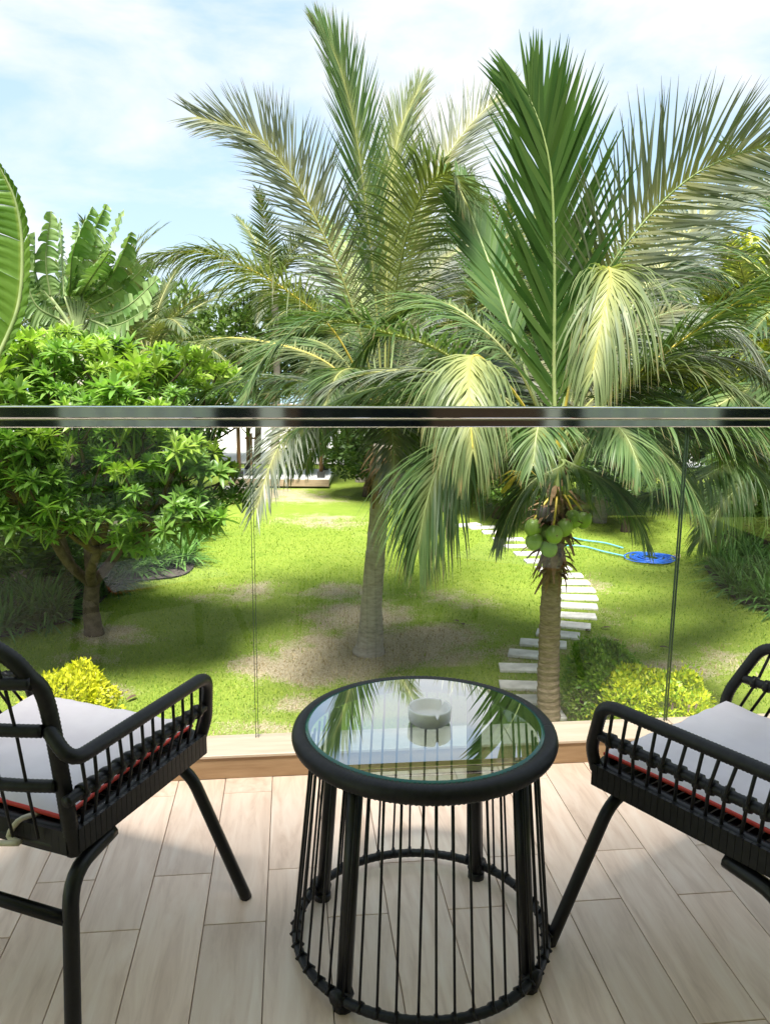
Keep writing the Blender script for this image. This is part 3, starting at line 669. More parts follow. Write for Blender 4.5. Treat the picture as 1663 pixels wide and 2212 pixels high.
# ---- the grey-trunked palm in the middle of the lawn
b1 = (-0.23, 12.52)
p1 = empty('coconut_palm'); tag(p1, 'coconut palm with smooth grey trunk standing in the dry patch mid-lawn', 'palm tree')
palm_trunk(p1, [(b1[0], b1[1], -.05), (b1[0] + .02, b1[1], .15), (-0.19, 12.52, 0.79), (-0.13, 12.55, 1.67), (-0.08, 12.6, 2.38), (-0.03, 12.6, 3.23)], [.27, .21, .165, .15, .145, .16], M['trunk_grey'], 26, 1, .012)
husk(p1, (-0.04, 12.6, 2.74), .17, .5, 90, 5)
C1 = (-0.02, 12.6, 3.44)
F1 = [
 ([C1, (-0.18, 12.4, 5.52), (-0.4, 12.1, 7.26), (-0.62, 11.9, 8.18), (-0.84, 11.8, 8.62)], 'fr_green', 'rachis', dict(ll=.95, npair=85, N0=(.75, -.65, .1), sag=.05, vee=.18, a0=42, a1=12, wid=.05, jit=.35, start=.25)),
 ([C1, (-0.43, 12.2, 5.05), (-0.86, 11.9, 6.14), (-1.3, 11.7, 6.9), (-1.75, 11.5, 7.34), (-2.41, 11.3, 7.49)], 'fr_grey', 'rachis', dict(ll=.92, npair=85, sag=.12, vee=.3, a0=62, a1=24, wid=.042, start=.2, N0=(.3, -.8, .6))),
 ([C1, (-0.67, 11.9, 4.79), (-1.27, 11.5, 5.35), (-1.89, 11.2, 5.69), (-2.37, 11.0, 5.82), (-2.88, 10.8, 5.77)], 'fr_yellow', 'rachis_gold', dict(ll=.98, npair=80, sag=1.1, vee=.15, start=.2, wid=.036)),
 ([C1, (0.21, 13.2, 5.44), (0.65, 13.5, 7.04), (1.22, 13.8, 8.01), (1.9, 14.0, 8.64)], 'fr_grey', 'rachis_green', dict(ll=1.0, npair=80, sag=.22, vee=.3, start=.22, a0=55, a1=25)),
 ([C1, (0.07, 12.0, 5.05), (0.26, 11.5, 6.16), (0.51, 11.2, 6.67), (0.76, 10.9, 6.74), (0.95, 10.6, 6.36)], 'fr_yellow', 'rachis', dict(ll=.95, npair=80, sag=.7, vee=.0, start=.2, wid=.036)),
 ([C1, (-0.01, 12.7, 5.34), (0.03, 12.9, 6.67), (0.14, 13.1, 7.67), (0.44, 13.3, 8.43)], 'fr_yellow', 'rachis', dict(ll=.9, npair=80, sag=.1, vee=.3, start=.2, a0=45, a1=15, N0=(-.2, -.9, .2))),
 ([C1, (-0.86, 13.2, 4.39), (-1.96, 13.7, 4.75), (-2.94, 14.1, 4.77), (-3.73, 14.3, 4.38)], 'fr_yellow', 'rachis_gold', dict(ll=.9, npair=80, sag=.7, vee=.1)),
 ([C1, (-0.35, 11.8, 3.84), (-0.7, 11.3, 3.93), (-1.04, 10.9, 3.65), (-1.26, 10.7, 3.19)], 'fr_green', 'rachis', dict(ll=.9, npair=70, sag=.9, vee=0)),
 ([C1, (0.24, 11.9, 3.84), (0.57, 11.4, 3.81), (0.81, 11.1, 3.47), (0.88, 11.0, 2.99)], 'fr_green', 'rachis', dict(ll=.9, npair=70, sag=.8, vee=0)),
 ([C1, (0.45, 12.6, 4.41), (1.12, 12.6, 4.88), (1.72, 12.5, 4.89), (2.19, 12.4, 4.49)], 'fr_green', 'rachis_green', dict(ll=.95, npair=70, sag=.6, vee=.1)),
 ([C1, (-0.54, 13.4, 4.31), (-1.11, 14.2, 4.75), (-1.81, 14.9, 4.75), (-2.43, 15.4, 4.25)], 'fr_green', 'rachis', dict(ll=.9, npair=70, sag=.6, vee=.1)),
 ([C1, (-0.26, 13.6, 4.82), (-0.51, 14.5, 5.82), (-0.78, 15.2, 6.5), (-1.16, 16.0, 7.0)], 'fr_green', 'rachis_green', dict(ll=.9, npair=70, sag=.4, vee=.2)),
 ([C1, (0.19, 13.6, 4.46), (0.5, 14.5, 5.45), (1.0, 15.2, 6.2), (1.72, 16.0, 6.62)], 'fr_grey', 'rachis_green', dict(ll=.9, npair=70, sag=.4, vee=.2)),
 ([C1, (-0.21, 11.6, 4.1), (-0.38, 10.9, 4.37), (-0.58, 10.2, 4.33), (-0.72, 9.8, 3.96)], 'fr_green', 'rachis', dict(ll=.85, npair=70, sag=.7, vee=.0)),
 ([C1, (0.12, 13.6, 3.87), (0.36, 14.5, 4.06), (0.56, 15.4, 3.87), (0.68, 16.0, 3.14)], 'fr_green', 'rachis', dict(ll=.9, npair=60, sag=.7, vee=.0)),
 ([C1, (-0.31, 13.2, 3.6), (-0.71, 13.9, 3.62), (-1.14, 14.4, 3.27), (-1.4, 14.6, 2.6)], 'fr_green', 'rachis', dict(ll=.9, npair=60, sag=.8, vee=.0)),
]
for i, (pts, lm, rm, kw) in enumerate(F1): frond(p1, pts, lm, rm, seed=100 + i, **kw)

# ---- the nearer palm with the coconuts
b2 = (2.06, 9.74)
p2 = empty('coconut_palm'); tag(p2, 'coconut palm with brown ringed trunk and green coconuts, behind the table', 'palm tree')
palm_trunk(p2, [(b2[0], b2[1], -.05), (2.03, 9.74, 0.59), (2.01, 9.74, 1.19), (2.01, 9.74, 2.0), (2.01, 9.74, 2.52), (1.99, 9.74, 3.24)], [.145, .135, .128, .12, .135, .14], M['trunk_brown'], 36, 2, .05)
husk(p2, (2.01, 9.74, 2.2), .14, .75, 130, 6)
husk(p2, (2.01, 9.74, 2.85), .13, .6, 60, 16)
for i in range(9):          # old leaf bases hugging the crown
    a = i * 2.4; o_ = V((math.cos(a), math.sin(a), 0)); c_ = V((2.0, 9.74, 2.93)) + V((0, 0, .06 * (i % 4)))
    q = MB(); q.tube(spline([c_ + o_ * .10, c_ + o_ * .17 + V((0, 0, .25)), c_ + o_ * .34 + V((0, 0, .6))], 8), [.07, .06, .052, .045, .04, .036, .03, .026], 7); q.build('leaf_base', M['rachis_green'], p2)
C2 = (1.99, 9.75, 3.43)
F2 = [
 ([C2, (1.9, 9.65, 4.41), (1.82, 9.45, 5.41), (1.71, 9.25, 6.33), (1.58, 9.15, 6.8), (1.41, 9.1, 7.16)], 'fr_deep', 'rachis_green', dict(fine=False, ll=1.5, npair=66, N0=(0, -1, .15), sag=.04, vee=.1, a0=33, a1=18, wid=.066, jit=.5, start=.1, rib=.026)),
 ([C2, (2.12, 9.65, 4.73), (2.4, 9.5, 5.5), (2.97, 9.4, 6.25), (3.49, 9.3, 6.61), (4.06, 9.2, 6.75)], 'fr_grey', 'rachis_green', dict(ll=1.05, npair=66, sag=.1, vee=.25, a0=62, a1=34, wid=.045, start=.3, N0=(.1, -.75, .6))),
 ([C2, (2.09, 9.3, 4.72), (2.22, 8.9, 5.41), (2.16, 8.4, 5.33), (2.0, 8.0, 4.92), (1.89, 7.8, 4.45)], 'fr_yellow', 'rachis_gold', dict(ll=1.1, npair=50, sag=2.0, vee=.0, start=.36, a0=34, wid=.04)),
 ([C2, (2.52, 9.3, 4.18), (3.0, 9.0, 4.67), (3.43, 8.8, 5.04), (3.91, 8.6, 5.43)], 'fr_green', 'rachis_gold', dict(ll=.95, npair=75, sag=.55, vee=.1, start=.2)),
 ([C2, (2.38, 9.3, 4.07), (2.77, 9.0, 4.4), (3.09, 8.8, 4.44), (3.46, 8.6, 4.29), (3.86, 8.5, 4.04)], 'fr_yellow', 'rachis', dict(ll=.85, npair=70, sag=.6, vee=.15, start=.2)),
 ([C2, (1.38, 9.1, 4.18), (1.0, 8.5, 4.51), (0.81, 8.0, 4.57), (0.73, 7.5, 4.4), (0.71, 7.1, 4.07), (0.73, 7.0, 3.81)], 'fr_yellow', 'rachis_gold', dict(ll=.95, npair=75, sag=1.9, vee=-.1, start=.25, a0=40, wid=.036)),
 ([C2, (1.29, 9.4, 4.11), (0.57, 9.1, 4.62), (-0.02, 8.8, 4.8), (-0.44, 8.6, 4.9), (-0.84, 8.4, 4.81), (-1.16, 8.2, 4.53), (-1.33, 8.0, 4.16)], 'fr_green', 'rachis', dict(ll=.85, npair=95, sag=.45, vee=.25, start=.2, a1=28)),
 ([C2, (1.29, 9.1, 3.78), (0.79, 8.6, 3.75), (0.52, 8.3, 3.45), (0.4, 8.2, 3.07), (0.34, 8.2, 2.69)], 'fr_green', 'rachis_green', dict(ll=1.1, npair=75, sag=1.2, vee=.0, start=.25, a0=50, a1=18, N0=(-.3, -.3, 1))),
 ([C2, (1.98, 9.3, 3.38), (1.6, 9.0, 3.24), (1.37, 8.9, 2.95), (1.24, 8.9, 2.6)], 'fr_green', 'rachis_green', dict(ll=.6, npair=40, sag=.9, vee=.0, start=.2, a0=30, a1=12)),
 ([C2, (2.08, 9.3, 3.39), (2.4, 9.0, 3.24), (2.67, 8.9, 2.93), (2.87, 8.9, 2.59)], 'fr_green', 'rachis_green', dict(ll=.62, npair=36, sag=.9, vee=.0, start=.2, a0=30, a1=12)),
 ([C2, (2.54, 9.3, 3.9), (3.09, 9.0, 4.05), (3.67, 8.7, 3.98), (4.17, 8.5, 3.72)], 'fr_green', 'rachis', dict(ll=1.05, npair=85, sag=.85, vee=.05, start=.15)),
 ([C2, (2.75, 10.3, 4.85), (3.49, 10.7, 5.83), (4.06, 10.9, 6.41), (4.9, 11.0, 6.74)], 'fr_grey', 'rachis_green', dict(ll=.95, npair=70, sag=.3, vee=.2, start=.3)),
 ([C2, (1.59, 10.3, 4.62), (1.29, 10.8, 5.63), (1.04, 11.1, 6.33), (0.87, 11.3, 6.76)], 'fr_deep', 'rachis_green', dict(ll=.9, npair=65, sag=.1, vee=.1, start=.25, a0=35, a1=15, wid=.06, N0=(.3, -.9, .2), jit=.25, fine=False)),
 ([C2, (2.47, 10.6, 4.23), (3.1, 11.6, 4.88), (3.77, 12.4, 5.1), (4.53, 13.0, 4.92)], 'fr_green', 'rachis', dict(ll=.95, npair=65, sag=.6, vee=.1)),
 ([C2, (1.72, 10.6, 4.16), (1.42, 11.6, 4.56), (0.97, 12.3, 4.61), (0.46, 12.8, 4.27)], 'fr_green', 'rachis', dict(ll=.95, npair=65, sag=.6, vee=.1)),
 ([C2, (1.75, 8.9, 3.85), (1.54, 8.2, 4.04), (1.37, 7.6, 3.91), (1.31, 7.4, 3.64)], 'fr_green', 'rachis_green', dict(ll=.55, npair=55, sag=.7, vee=.0, start=.3)),
 ([C2, (2.09, 9.1, 3.78), (2.21, 8.6, 3.97), (2.34, 8.2, 3.82), (2.44, 8.0, 3.53)], 'fr_green', 'rachis_green', dict(ll=.65, npair=60, sag=.7, vee=.0, start=.3)),
 ([C2, (2.28, 10.4, 3.67), (2.68, 11.2, 3.9), (3.15, 12.0, 3.72), (3.49, 12.4, 3.15)], 'fr_green', 'rachis_green', dict(ll=.9, npair=60, sag=.7, vee=.0, start=.25)),
 ([C2, (1.82, 10.4, 3.66), (1.58, 11.2, 3.83), (1.28, 11.8, 3.53), (1.05, 12.0, 2.97)], 'fr_green', 'rachis_green', dict(ll=.9, npair=60, sag=.7, vee=.0, start=.25)),
]
F2 += [
 ([C2, (1.56, 10.0, 4.4), (1.02, 10.3, 4.99), (0.54, 10.6, 5.22), (0.03, 10.8, 5.0), (-0.38, 10.9, 4.48)], 'fr_green', 'rachis', dict(ll=1.0, npair=80, sag=.8, vee=.1, start=.2)),
 ([C2, (2.46, 9.9, 4.41), (2.96, 9.9, 4.94), (3.48, 9.9, 5.1), (4.03, 9.9, 4.85), (4.45, 9.9, 4.38)], 'fr_grey', 'rachis_green', dict(ll=1.0, npair=80, sag=.9, vee=.1, start=.2)),
 ([C2, (2.4, 10.4, 4.51), (2.91, 10.8, 5.42), (3.56, 11.1, 5.79), (4.3, 11.3, 5.65)], 'fr_green', 'rachis_green', dict(ll=1.0, npair=75, sag=.9, vee=.1, start=.25)),
]
for i, (pts, lm, rm, kw) in enumerate(F2): frond(p2, pts, lm, rm, seed=200 + i, **kw)
for i, (pts, kw) in enumerate((
 ([C2, (2.32, 9.2, 3.8), (2.71, 8.8, 3.74), (3.05, 8.6, 3.41), (3.29, 8.5, 2.99)], dict(ll=.85, npair=70, sag=.9, vee=.0, start=.2)),
 ([C2, (2.67, 9.6, 3.98), (3.46, 9.6, 3.96), (4.18, 9.6, 3.65), (4.65, 9.6, 3.17)], dict(ll=1.0, npair=80, sag=1.1, vee=.0, start=.15)),
 ([C2, (2.66, 10.2, 4.08), (3.4, 10.6, 4.12), (4.18, 10.9, 3.82), (4.79, 11.1, 3.25)], dict(ll=1.0, npair=75, sag=1.0, vee=.0, start=.15)),
 ([C2, (1.45, 9.2, 3.92), (1.1, 8.8, 3.95), (0.89, 8.6, 3.68), (0.8, 8.5, 3.26)], dict(ll=.75, npair=65, sag=.9, vee=.0, start=.25)),
 ([C2, (1.44, 10.2, 3.85), (0.91, 10.6, 3.93), (0.4, 10.9, 3.6), (0.11, 11.1, 3.09)], dict(ll=.9, npair=70, sag=.9, vee=.0, start=.15)))):
    frond(p2, pts, 'fr_green', 'rachis_green', seed=260 + i, **kw)
def nut_mb(r=.098):
    q = MB(); prof = []
    for i in range(13):
        a = -PI / 2 + PI * i / 12; prof.append((max(1e-4, math.cos(a)) * r * (1 - .06 * math.sin(a)), math.sin(a) * r * 1.16))
    q.lathe(prof, n=20, fn=lambda rr, z, a, i: (rr * (1 + .035 * math.cos(3 * a)), z)); return q
nut = nut_mb().mesh('coconut', M['coconut']); nutd = nut_mb().mesh('coconut', M['coconut_dark'])
cal = MB(); cal.lathe([(.0001, .006), (.034, 0), (.046, -.018), (.04, -.03)], (0, 0, .108), 12, fn=lambda r, z, a, i: (r * (1 + .2 * math.cos(4 * a)), z)); cal = cal.mesh('calyx', M['husk'])
for i, (u, v, Y, me) in enumerate((((1.71, 9.5, 2.62), 0, 0, nut), ((1.73, 9.48, 2.47), .3, 0, nut), ((1.94, 9.42, 2.56), .2, .4, nut), ((1.9, 9.46, 2.39), -.3, .2, nut), ((2.19, 9.6, 2.71), .3, 0, nut), ((2.33, 9.66, 2.69), -.2, .3, nut), ((1.83, 9.55, 2.77), .2, .1, nutd), ((2.08, 9.52, 2.62), .4, .1, nut), ((1.85, 9.6, 2.54), .4, .1, nut))):
    o = link(bpy.data.objects.new('coconut', me), p2); o.location = u; o.rotation_euler = (v, Y, i)
    k = link(bpy.data.objects.new('calyx', cal), o)
q = MB()   # fruit stalks
for tgt in ((1.71, 9.5, 2.7), (1.93, 9.42, 2.64), (2.19, 9.6, 2.78), (2.33, 9.66, 2.76)):
    q = MB(); q.tube(spline([(2.01, 9.7, 3.02), (V((2.01, 9.7, 3.02)) + V(tgt)) / 2 + V((0, -.05, .06)), tgt], 8), .014, 6); q.build('fruit_stalk', M['rachis_gold'], p2)
# golden flower spray at the crown
q = MB(); r = random.Random(3); c = V((1.53, 9.2, 3.31))
for i in range(26):
    d = V((r.uniform(-1, .3), r.uniform(-.4, .2), r.uniform(-1, .1))).normalized(); q.tube([c, c + d * .14 + V((0, 0, .02)), c + d * .3 + V((0, 0, -.06))], [.006, .008, .003], 4)
tag(q.build('flower_spray', M['rachis_gold'], p2), kind='stuff')

# ---- palms further back: one crown of frond shapes, copied frond by frond
def arc(L, lift, droop, side=0.0, n=6):
    pts = []; p = V((0, 0, 0)); a = lift
    for i in range(n):
        pts.append(p.copy()); p = p + V((math.cos(a), side * i / n, math.sin(a))) * (L / (n - 1)); a -= droop / (n - 1)
    return pts
protos = []
for i, (L, lift, droop, sag) in enumerate(((3.6, 1.25, .7, .2), (3.8, 1.0, 1.2, .45), (3.8, .75, 1.5, .6), (3.5, .35, 1.5, .8), (3.2, .0, 1.2, .9))):
    rb, lf = frond_mesh(arc(L, lift, droop, .1 * (i % 2)), ll=.85, npair=46, seed=300 + i, sag=sag, vee=.2, wid=.055, fine=False, N0=(-math.sin(lift), 0, math.cos(lift)), seg=4)
    protos.append((rb.mesh('frond', M['rachis']), lf.mesh('leaflets', M['fr_back']), lf.mesh('leaflets', M['fr_green'])))
def far_palm(label, base, crown, seed, n=20, sc=1.0, tr=.14, which=1, group='palms behind the lawn'):
    r = random.Random(seed); p = empty('coconut_palm', base); tag(p, label, 'palm tree', group)
    c = V(crown) - V(base)
    palm_trunk(p, [(0, 0, -.05), c * .5 + V((.1, 0, 0)), c], [tr * 1.4, tr, tr], M['trunk_grey'], 20, seed, .02)
    for i in range(n):
        k = min(4, int(5 * (i + .5) / n)); a = i * 2.4 + r.uniform(-.3, .3)
        f = link(bpy.data.objects.new('frond', protos[k][0]), p); f.location = c; f.rotation_euler = (r.uniform(-.15, .15), r.uniform(-.15, .15), a)
        s = sc * r.uniform(.85, 1.15); f.scale = (s, s, s)
        l = link(bpy.data.objects.new('leaflets', protos[k][which]), f); tag(l, kind='stuff')
    return p
far_palm('coconut palm directly behind the two front palms, its crown filling the gap between them', (1.9, 24.5, 0), (2.0, 24.5, 5.4), 11, 26, 1.25)
pr = far_palm('coconut palm crown at the right edge behind the coconut-bearing palm', (8.6, 14.5, 0), (7.6, 14.4, 4.2), 12, 28, 1.15, which=2)
far_palm('coconut palm behind the right end of the lawn, half hidden by nearer fronds', (6.0, 23, 0), (5.9, 23, 5.2), 13, 26, 1.15)
far_palm('coconut palm with spiky upright fronds left of the middle palm, far back', (-4.4, 33, 0), (-4.3, 33, 6.9), 14, 18, 1.0)
far_palm('coconut palm low behind the left arching fronds, beside the pavilion', (-7.2, 25.5, 0), (-7.1, 25.5, 4.3), 15, 24, 1.05)
far_palm('coconut palm in the back row right of the pavilion', (-.9, 30, 0), (-.8, 30, 5.2), 16, 24, 1.2)
far_palm('coconut palm far behind the big upright frond', (4.2, 31, 0), (4.3, 31, 6.6), 17, 22, 1.15)
far_palm('coconut palm in the far right corner of the garden', (10.3, 24, 0), (10.2, 24, 5.4), 18, 26, 1.15)
far_palm('coconut palm at the far left, between the fan palm and the arching fronds', (-9.6, 29, 0), (-9.5, 29, 5.6), 19, 22, 1.05)
for i, pts in enumerate(([(7.6, 14.4, 4.2), (6.02, 12.6, 3.5), (4.85, 11.4, 3.25), (3.89, 10.6, 3.0), (2.97, 10.2, 2.83)], [(7.6, 14.4, 4.2), (6.48, 13.2, 3.23), (5.57, 12.4, 2.96), (4.9, 12.0, 2.47), (4.53, 11.8, 1.96)])):
    frond(pr, [V(p_) - V((8.6, 14.5, 0)) for p_ in pts], 'fr_green', 'rachis_green', seed=290 + i, ll=.85, npair=80, sag=1.0, vee=.0, start=.25)
# fuller crowns for the two front palms
def fill_crown(p, c, n, seed, L, lifts):
    r = random.Random(seed); c = V(c)
    for i in range(n):
        az = i * 2.4 + r.uniform(-.35, .35); lift = lifts[0] + (lifts[1] - lifts[0]) * ((i * .618) % 1)
        if seed == 1400 and math.sin(az) < -.35: continue        # nothing hangs in front of the coconuts
        o = Matrix.Rotation(az, 3, 'Z'); pts = [c + o @ q_ for q_ in arc(L * r.uniform(.85, 1.1), lift, r.uniform(1.3, 1.9) + .3 * lift)]
        frond(p, pts, r.choice(('fr_green', 'fr_green', 'fr_grey')), r.choice(('rachis', 'rachis_green')), seed=seed + i, ll=.85, npair=62, sag=r.uniform(.45, .8), vee=.1, N0=o @ V((-math.sin(lift), 0, math.cos(lift))), start=.2)
fill_crown(p1, C1, 14, 1300, 3.6, (.35, 1.05))
fill_crown(p2, C2, 21, 1400, 3.4, (.45, 1.1))

# ================================================================== OTHER PLANTS
# ---- frangipani
def leafblade(q, p, d, up, L, w, r, bend=.5, seg=4):
    S = d.cross(up); S.normalize(); vs = []; al = []; p = p.copy(); d = d.copy()
    for j in range(seg + 1):
        t = j / seg; wj = w * (math.sin(PI * min(1, .08 + .92 * t) ** .8) ** .75 if t < 1 else 0) + .002
        n = S.cross(d).normalized()
        vs += [p + S * wj * .5 + n * wj * .16, p, p - S * wj * .5 + n * wj * .16]; al += [t, t, t]
        d = (d + V((0, 0, -1)) * bend / seg).normalized(); p = p + d * L / seg
    q.add(vs, [f for j in range(seg) for f in ((3 * j, 3 * j + 1, 3 * j + 4, 3 * j + 3), (3 * j + 1, 3 * j + 2, 3 * j + 5, 3 * j + 4))], al)
def rosette(seed, n=15, L=.2, w=.055):
    r = random.Random(seed); q = MB()
    for i in range(n):
        a = i * 2.4 + r.uniform(-.2, .2); e = 1.2 - 1.45 * (i / n) + r.uniform(-.25, .25)
        d = V((math.cos(a) * math.cos(e), math.sin(a) * math.cos(e), math.sin(e)))
        up = V((-math.cos(a) * math.sin(e), -math.sin(a) * math.sin(e), math.cos(e)))
        k = .75 + .45 * (i / n)
        leafblade(q, V((0, 0, -.05 * i / n)) + d * .015, d, up, L * k * r.uniform(.85, 1.1), w * r.uniform(.85, 1.15), r, .45)
    return q
def spray(seed):
    r = random.Random(seed); q = MB()
    for k in range(4):
        a = k * 1.7 + r.uniform(-.4, .4); p = V((math.cos(a) * .17, math.sin(a) * .17, r.uniform(-.08, .06))) * (1 if k else .2)
        me = rosette(seed * 7 + k, r.randint(13, 19), r.uniform(.16, .23), r.uniform(.045, .062)); R_ = Matrix.Rotation(r.uniform(-.5, .5), 3, 'X') @ Matrix.Rotation(r.uniform(0, 6), 3, 'Z')
        q.add([p + R_ @ V(v_) for v_ in me.v], me.f, me.a); q.tube([(0, 0, -.28), tuple(p)], [.014, .009], 5)
    return q
ros = [spray(400 + i).mesh('leaf_cluster', M['pl_leaf2'] if i >= 5 else M['pl_leaf']) for i in range(8)]
def cluster_tree(parent, base, tips, fork, r0, material, seed):
    """limbs that join the tips down to the trunk"""
    r = random.Random(seed)
    def group(P, k):
        cs = r.sample(P, min(k, len(P)))
        for _ in range(6):
            G = [[] for _ in cs]
            for p_ in P: G[min(range(len(cs)), key=lambda i: (p_ - cs[i]).length_squared)].append(p_)
            cs = [sum(g, V()) / len(g) if g else c for g, c in zip(G, cs)]
        return [g for g in G if g]
    def grow(p, P, lev, rad):
        if len(P) == 1:
            q = MB(); e = P[0]; q.tube(spline([p, (p + e) / 2 + V((r.uniform(-.06, .06), r.uniform(-.06, .06), -.04)), e], 5), [rad, rad * .9, rad * .85, rad * .8, rad * .8], 5, cap=False); mbs.append(q); return
        for g in group(P, (5, 4, 3, 3, 3, 2, 2, 2, 2, 2)[lev]):
            c = sum(g, V()) / len(g); t = (.36, .42, .5, .55, .6, .6, .6, .6, .6, .6)[lev]
            e = p.lerp(c, t) if len(g) > 1 else None
            if e is None: grow(p, g, lev + 1, max(.013, rad * .6)); continue
            e = e + V((r.uniform(-.1, .1), r.uniform(-.1, .1), r.uniform(-.08, .04))) * (1.5 - .2 * min(5, lev))
            q = MB(); r2 = max(.014, rad * .68)
            q.tube(spline([p, (p + e) / 2 + V((r.uniform(-.1, .1), r.uniform(-.1, .1), -.06)), e], 7), [rad * .85 + (r2 - rad * .85) * i / 6 for i in range(7)], 8 if lev < 2 else 6, cap=False); mbs.append(q)
            grow(e, g, lev + 1, r2)
    mbs = []
    grow(V(fork), tips, 0, r0)
    big = mbs
    tot = MB()
    for q in big: tot.add(q.v, q.f, q.a)
    return tot
def frangipani(label, base, fork, centre, rad, n, seed, r0=.12, leaf_sc=1.0, sunlit=.5):
    r = random.Random(seed); t = empty('frangipani_tree', base); tag(t, label, 'tree')
    b = V(base); f = V(fork) - b; tips = []
    tries = 0
    while len(tips) < n and tries < 60000:
        tries += 1
        d = V((r.gauss(0, 1), r.gauss(0, 1), r.gauss(0, 1))).normalized()
        if d.z < -.7: continue
        k = r.uniform(.45, 1) ** .45 * (1 + .22 * noise.noise(d * 2.1 + V((seed, 0, 0))))
        p = V(centre) + V((d.x * rad[0], d.y * rad[1], d.z * rad[2])) * k - b
        if all((p - q).length > .27 for q in tips): tips.append(p)
    palm_trunk(t, [(0, 0, -.05), f * .5 + V((-.05, .03, 0)), f], [r0 * 1.25, r0, r0 * .95], M['bark'], 8, seed, .02)
    br = cluster_tree(t, b, tips, f, r0 * .8, M['bark'], seed); tag(br.build('branches', M['bark'], t), kind='stuff')
    zmax = max(p.z for p in tips)
    for p in tips:
        hi = (p.z + b.z - centre[2]) / rad[2]
        me = ros[r.choice((5, 6, 7))] if r.random() < sunlit * max(0, .35 + .75 * hi) else ros[r.randrange(5)]  # more of the paler clusters higher up: the sunlit crown top is painted in
        o = link(bpy.data.objects.new('leaf_cluster', me), t); o.location = p
        out = (p + b - V(centre)); o.rotation_euler = (r.uniform(-.3, .3) - .25 * out.y / rad[1] * -1, r.uniform(-.3, .3) + .3 * out.x / rad[0], r.uniform(0, 6.3))
        s = leaf_sc * r.uniform(.65, 1.25); o.scale = (s, s, s)
    q = MB()
    for i in range(700):      # the clusters deeper in the crown
        d = V((r.gauss(0, 1), r.gauss(0, 1), r.gauss(0, 1))).normalized()
        if d.z < -.75: continue
        k = r.uniform(.3, 1) ** .5 * .86
        p = V(centre) + V((d.x * rad[0], d.y * rad[1], d.z * rad[2])) * k - b
        me = RV[r.randrange(3)]; R_ = Matrix.Rotation(r.uniform(0, 6.3), 3, 'Z') @ Matrix.Rotation(r.uniform(-.4, .4), 3, 'X')
        q.add([p + R_ @ V(v_) for v_ in me.v], me.f, me.a)
    tag(q.build('inner_foliage', M['pl_leaf'], t), kind='stuff')
    return t
RV = [rosette(450 + i, 18) for i in range(3)]
frangipani('broad frangipani tree with a forked trunk at the left edge of the lawn', (*(-4.77, 13.21), 0), (-4.72, 13.1, 0.87), (-4.75, 12.0, 3.2), (2.75, 2.4, 1.75), 300, 21, .13, 1.0, .8)

# ---- strap-leaved border lilies
def lily(seed, n=48, L=.8):
    r = random.Random(seed); q = MB()
    for i in range(n):
        a = r.uniform(0, 6.28); e = r.uniform(.5, 1.45); d = V((math.cos(a) * math.cos(e), math.sin(a) * math.cos(e), math.sin(e))); up = V((-math.cos(a) * math.sin(e), -math.sin(a) * math.sin(e), math.cos(e)))
        leafblade(q, V((r.uniform(-.09, .09), r.uniform(-.09, .09), 0)), d, up, L * r.uniform(.7, 1.15), r.uniform(.03, .05), r, r.uniform(.7, 1.7), 5)
    return q.mesh('border_lily', M['strap'])
lil = [lily(500 + i) for i in range(5)]
def lilies(spots, label, group, seed, sc=1.0):
    r = random.Random(seed)
    for (x, y) in spots:
        o = link(bpy.data.objects.new('border_lily', lil[r.randrange(5)])); o.location = (x, y, .0); o.rotation_euler = (0, 0, r.uniform(0, 6.3)); s = sc * r.uniform(.8, 1.25); o.scale = (s, s, s)
        tag(o, label, 'plant', group)
r = random.Random(8)
LB = []
for (a, b, n) in (((-4.9, 21.09), (-4.4, 17.97), 4), ((-4.4, 17.97), (-5.32, 16.95), 6), ((-5.32, 16.95), (-5.28, 14.97), 4), ((-5.53, 14.13), (-6.3, 13.31), 6), ((-6.3, 13.12), (-7.08, 12.87), 3)):
    for i in range(n):
        t = (i + r.uniform(.1, .9)) / n
        for row in range(3): LB.append((a[0] + (b[0] - a[0]) * t - row * .42 + r.uniform(-.12, .12), a[1] + (b[1] - a[1]) * t + row * .48 + r.uniform(-.12, .12)))
lilies(LB, 'dark green strap-leaved lily clump in the bed under the frangipani', 'lilies in the left bed', 31)
LR = []
for (a, b, n) in (((7.31, 18.39), (6.79, 15.8), 4), ((6.79, 15.8), (7.33, 14.64), 5)):
    for i in range(n):
        t = (i + r.uniform(.1, .9)) / n
        for row in range(4): LR.append((a[0] + (b[0] - a[0]) * t + .1 + row * .4 + r.uniform(-.12, .12), a[1] + (b[1] - a[1]) * t + row * .42 + r.uniform(-.12, .12)))
lilies(LR, 'dark green strap-leaved lily clump in the bed at the right edge', 'lilies in the right bed', 32)

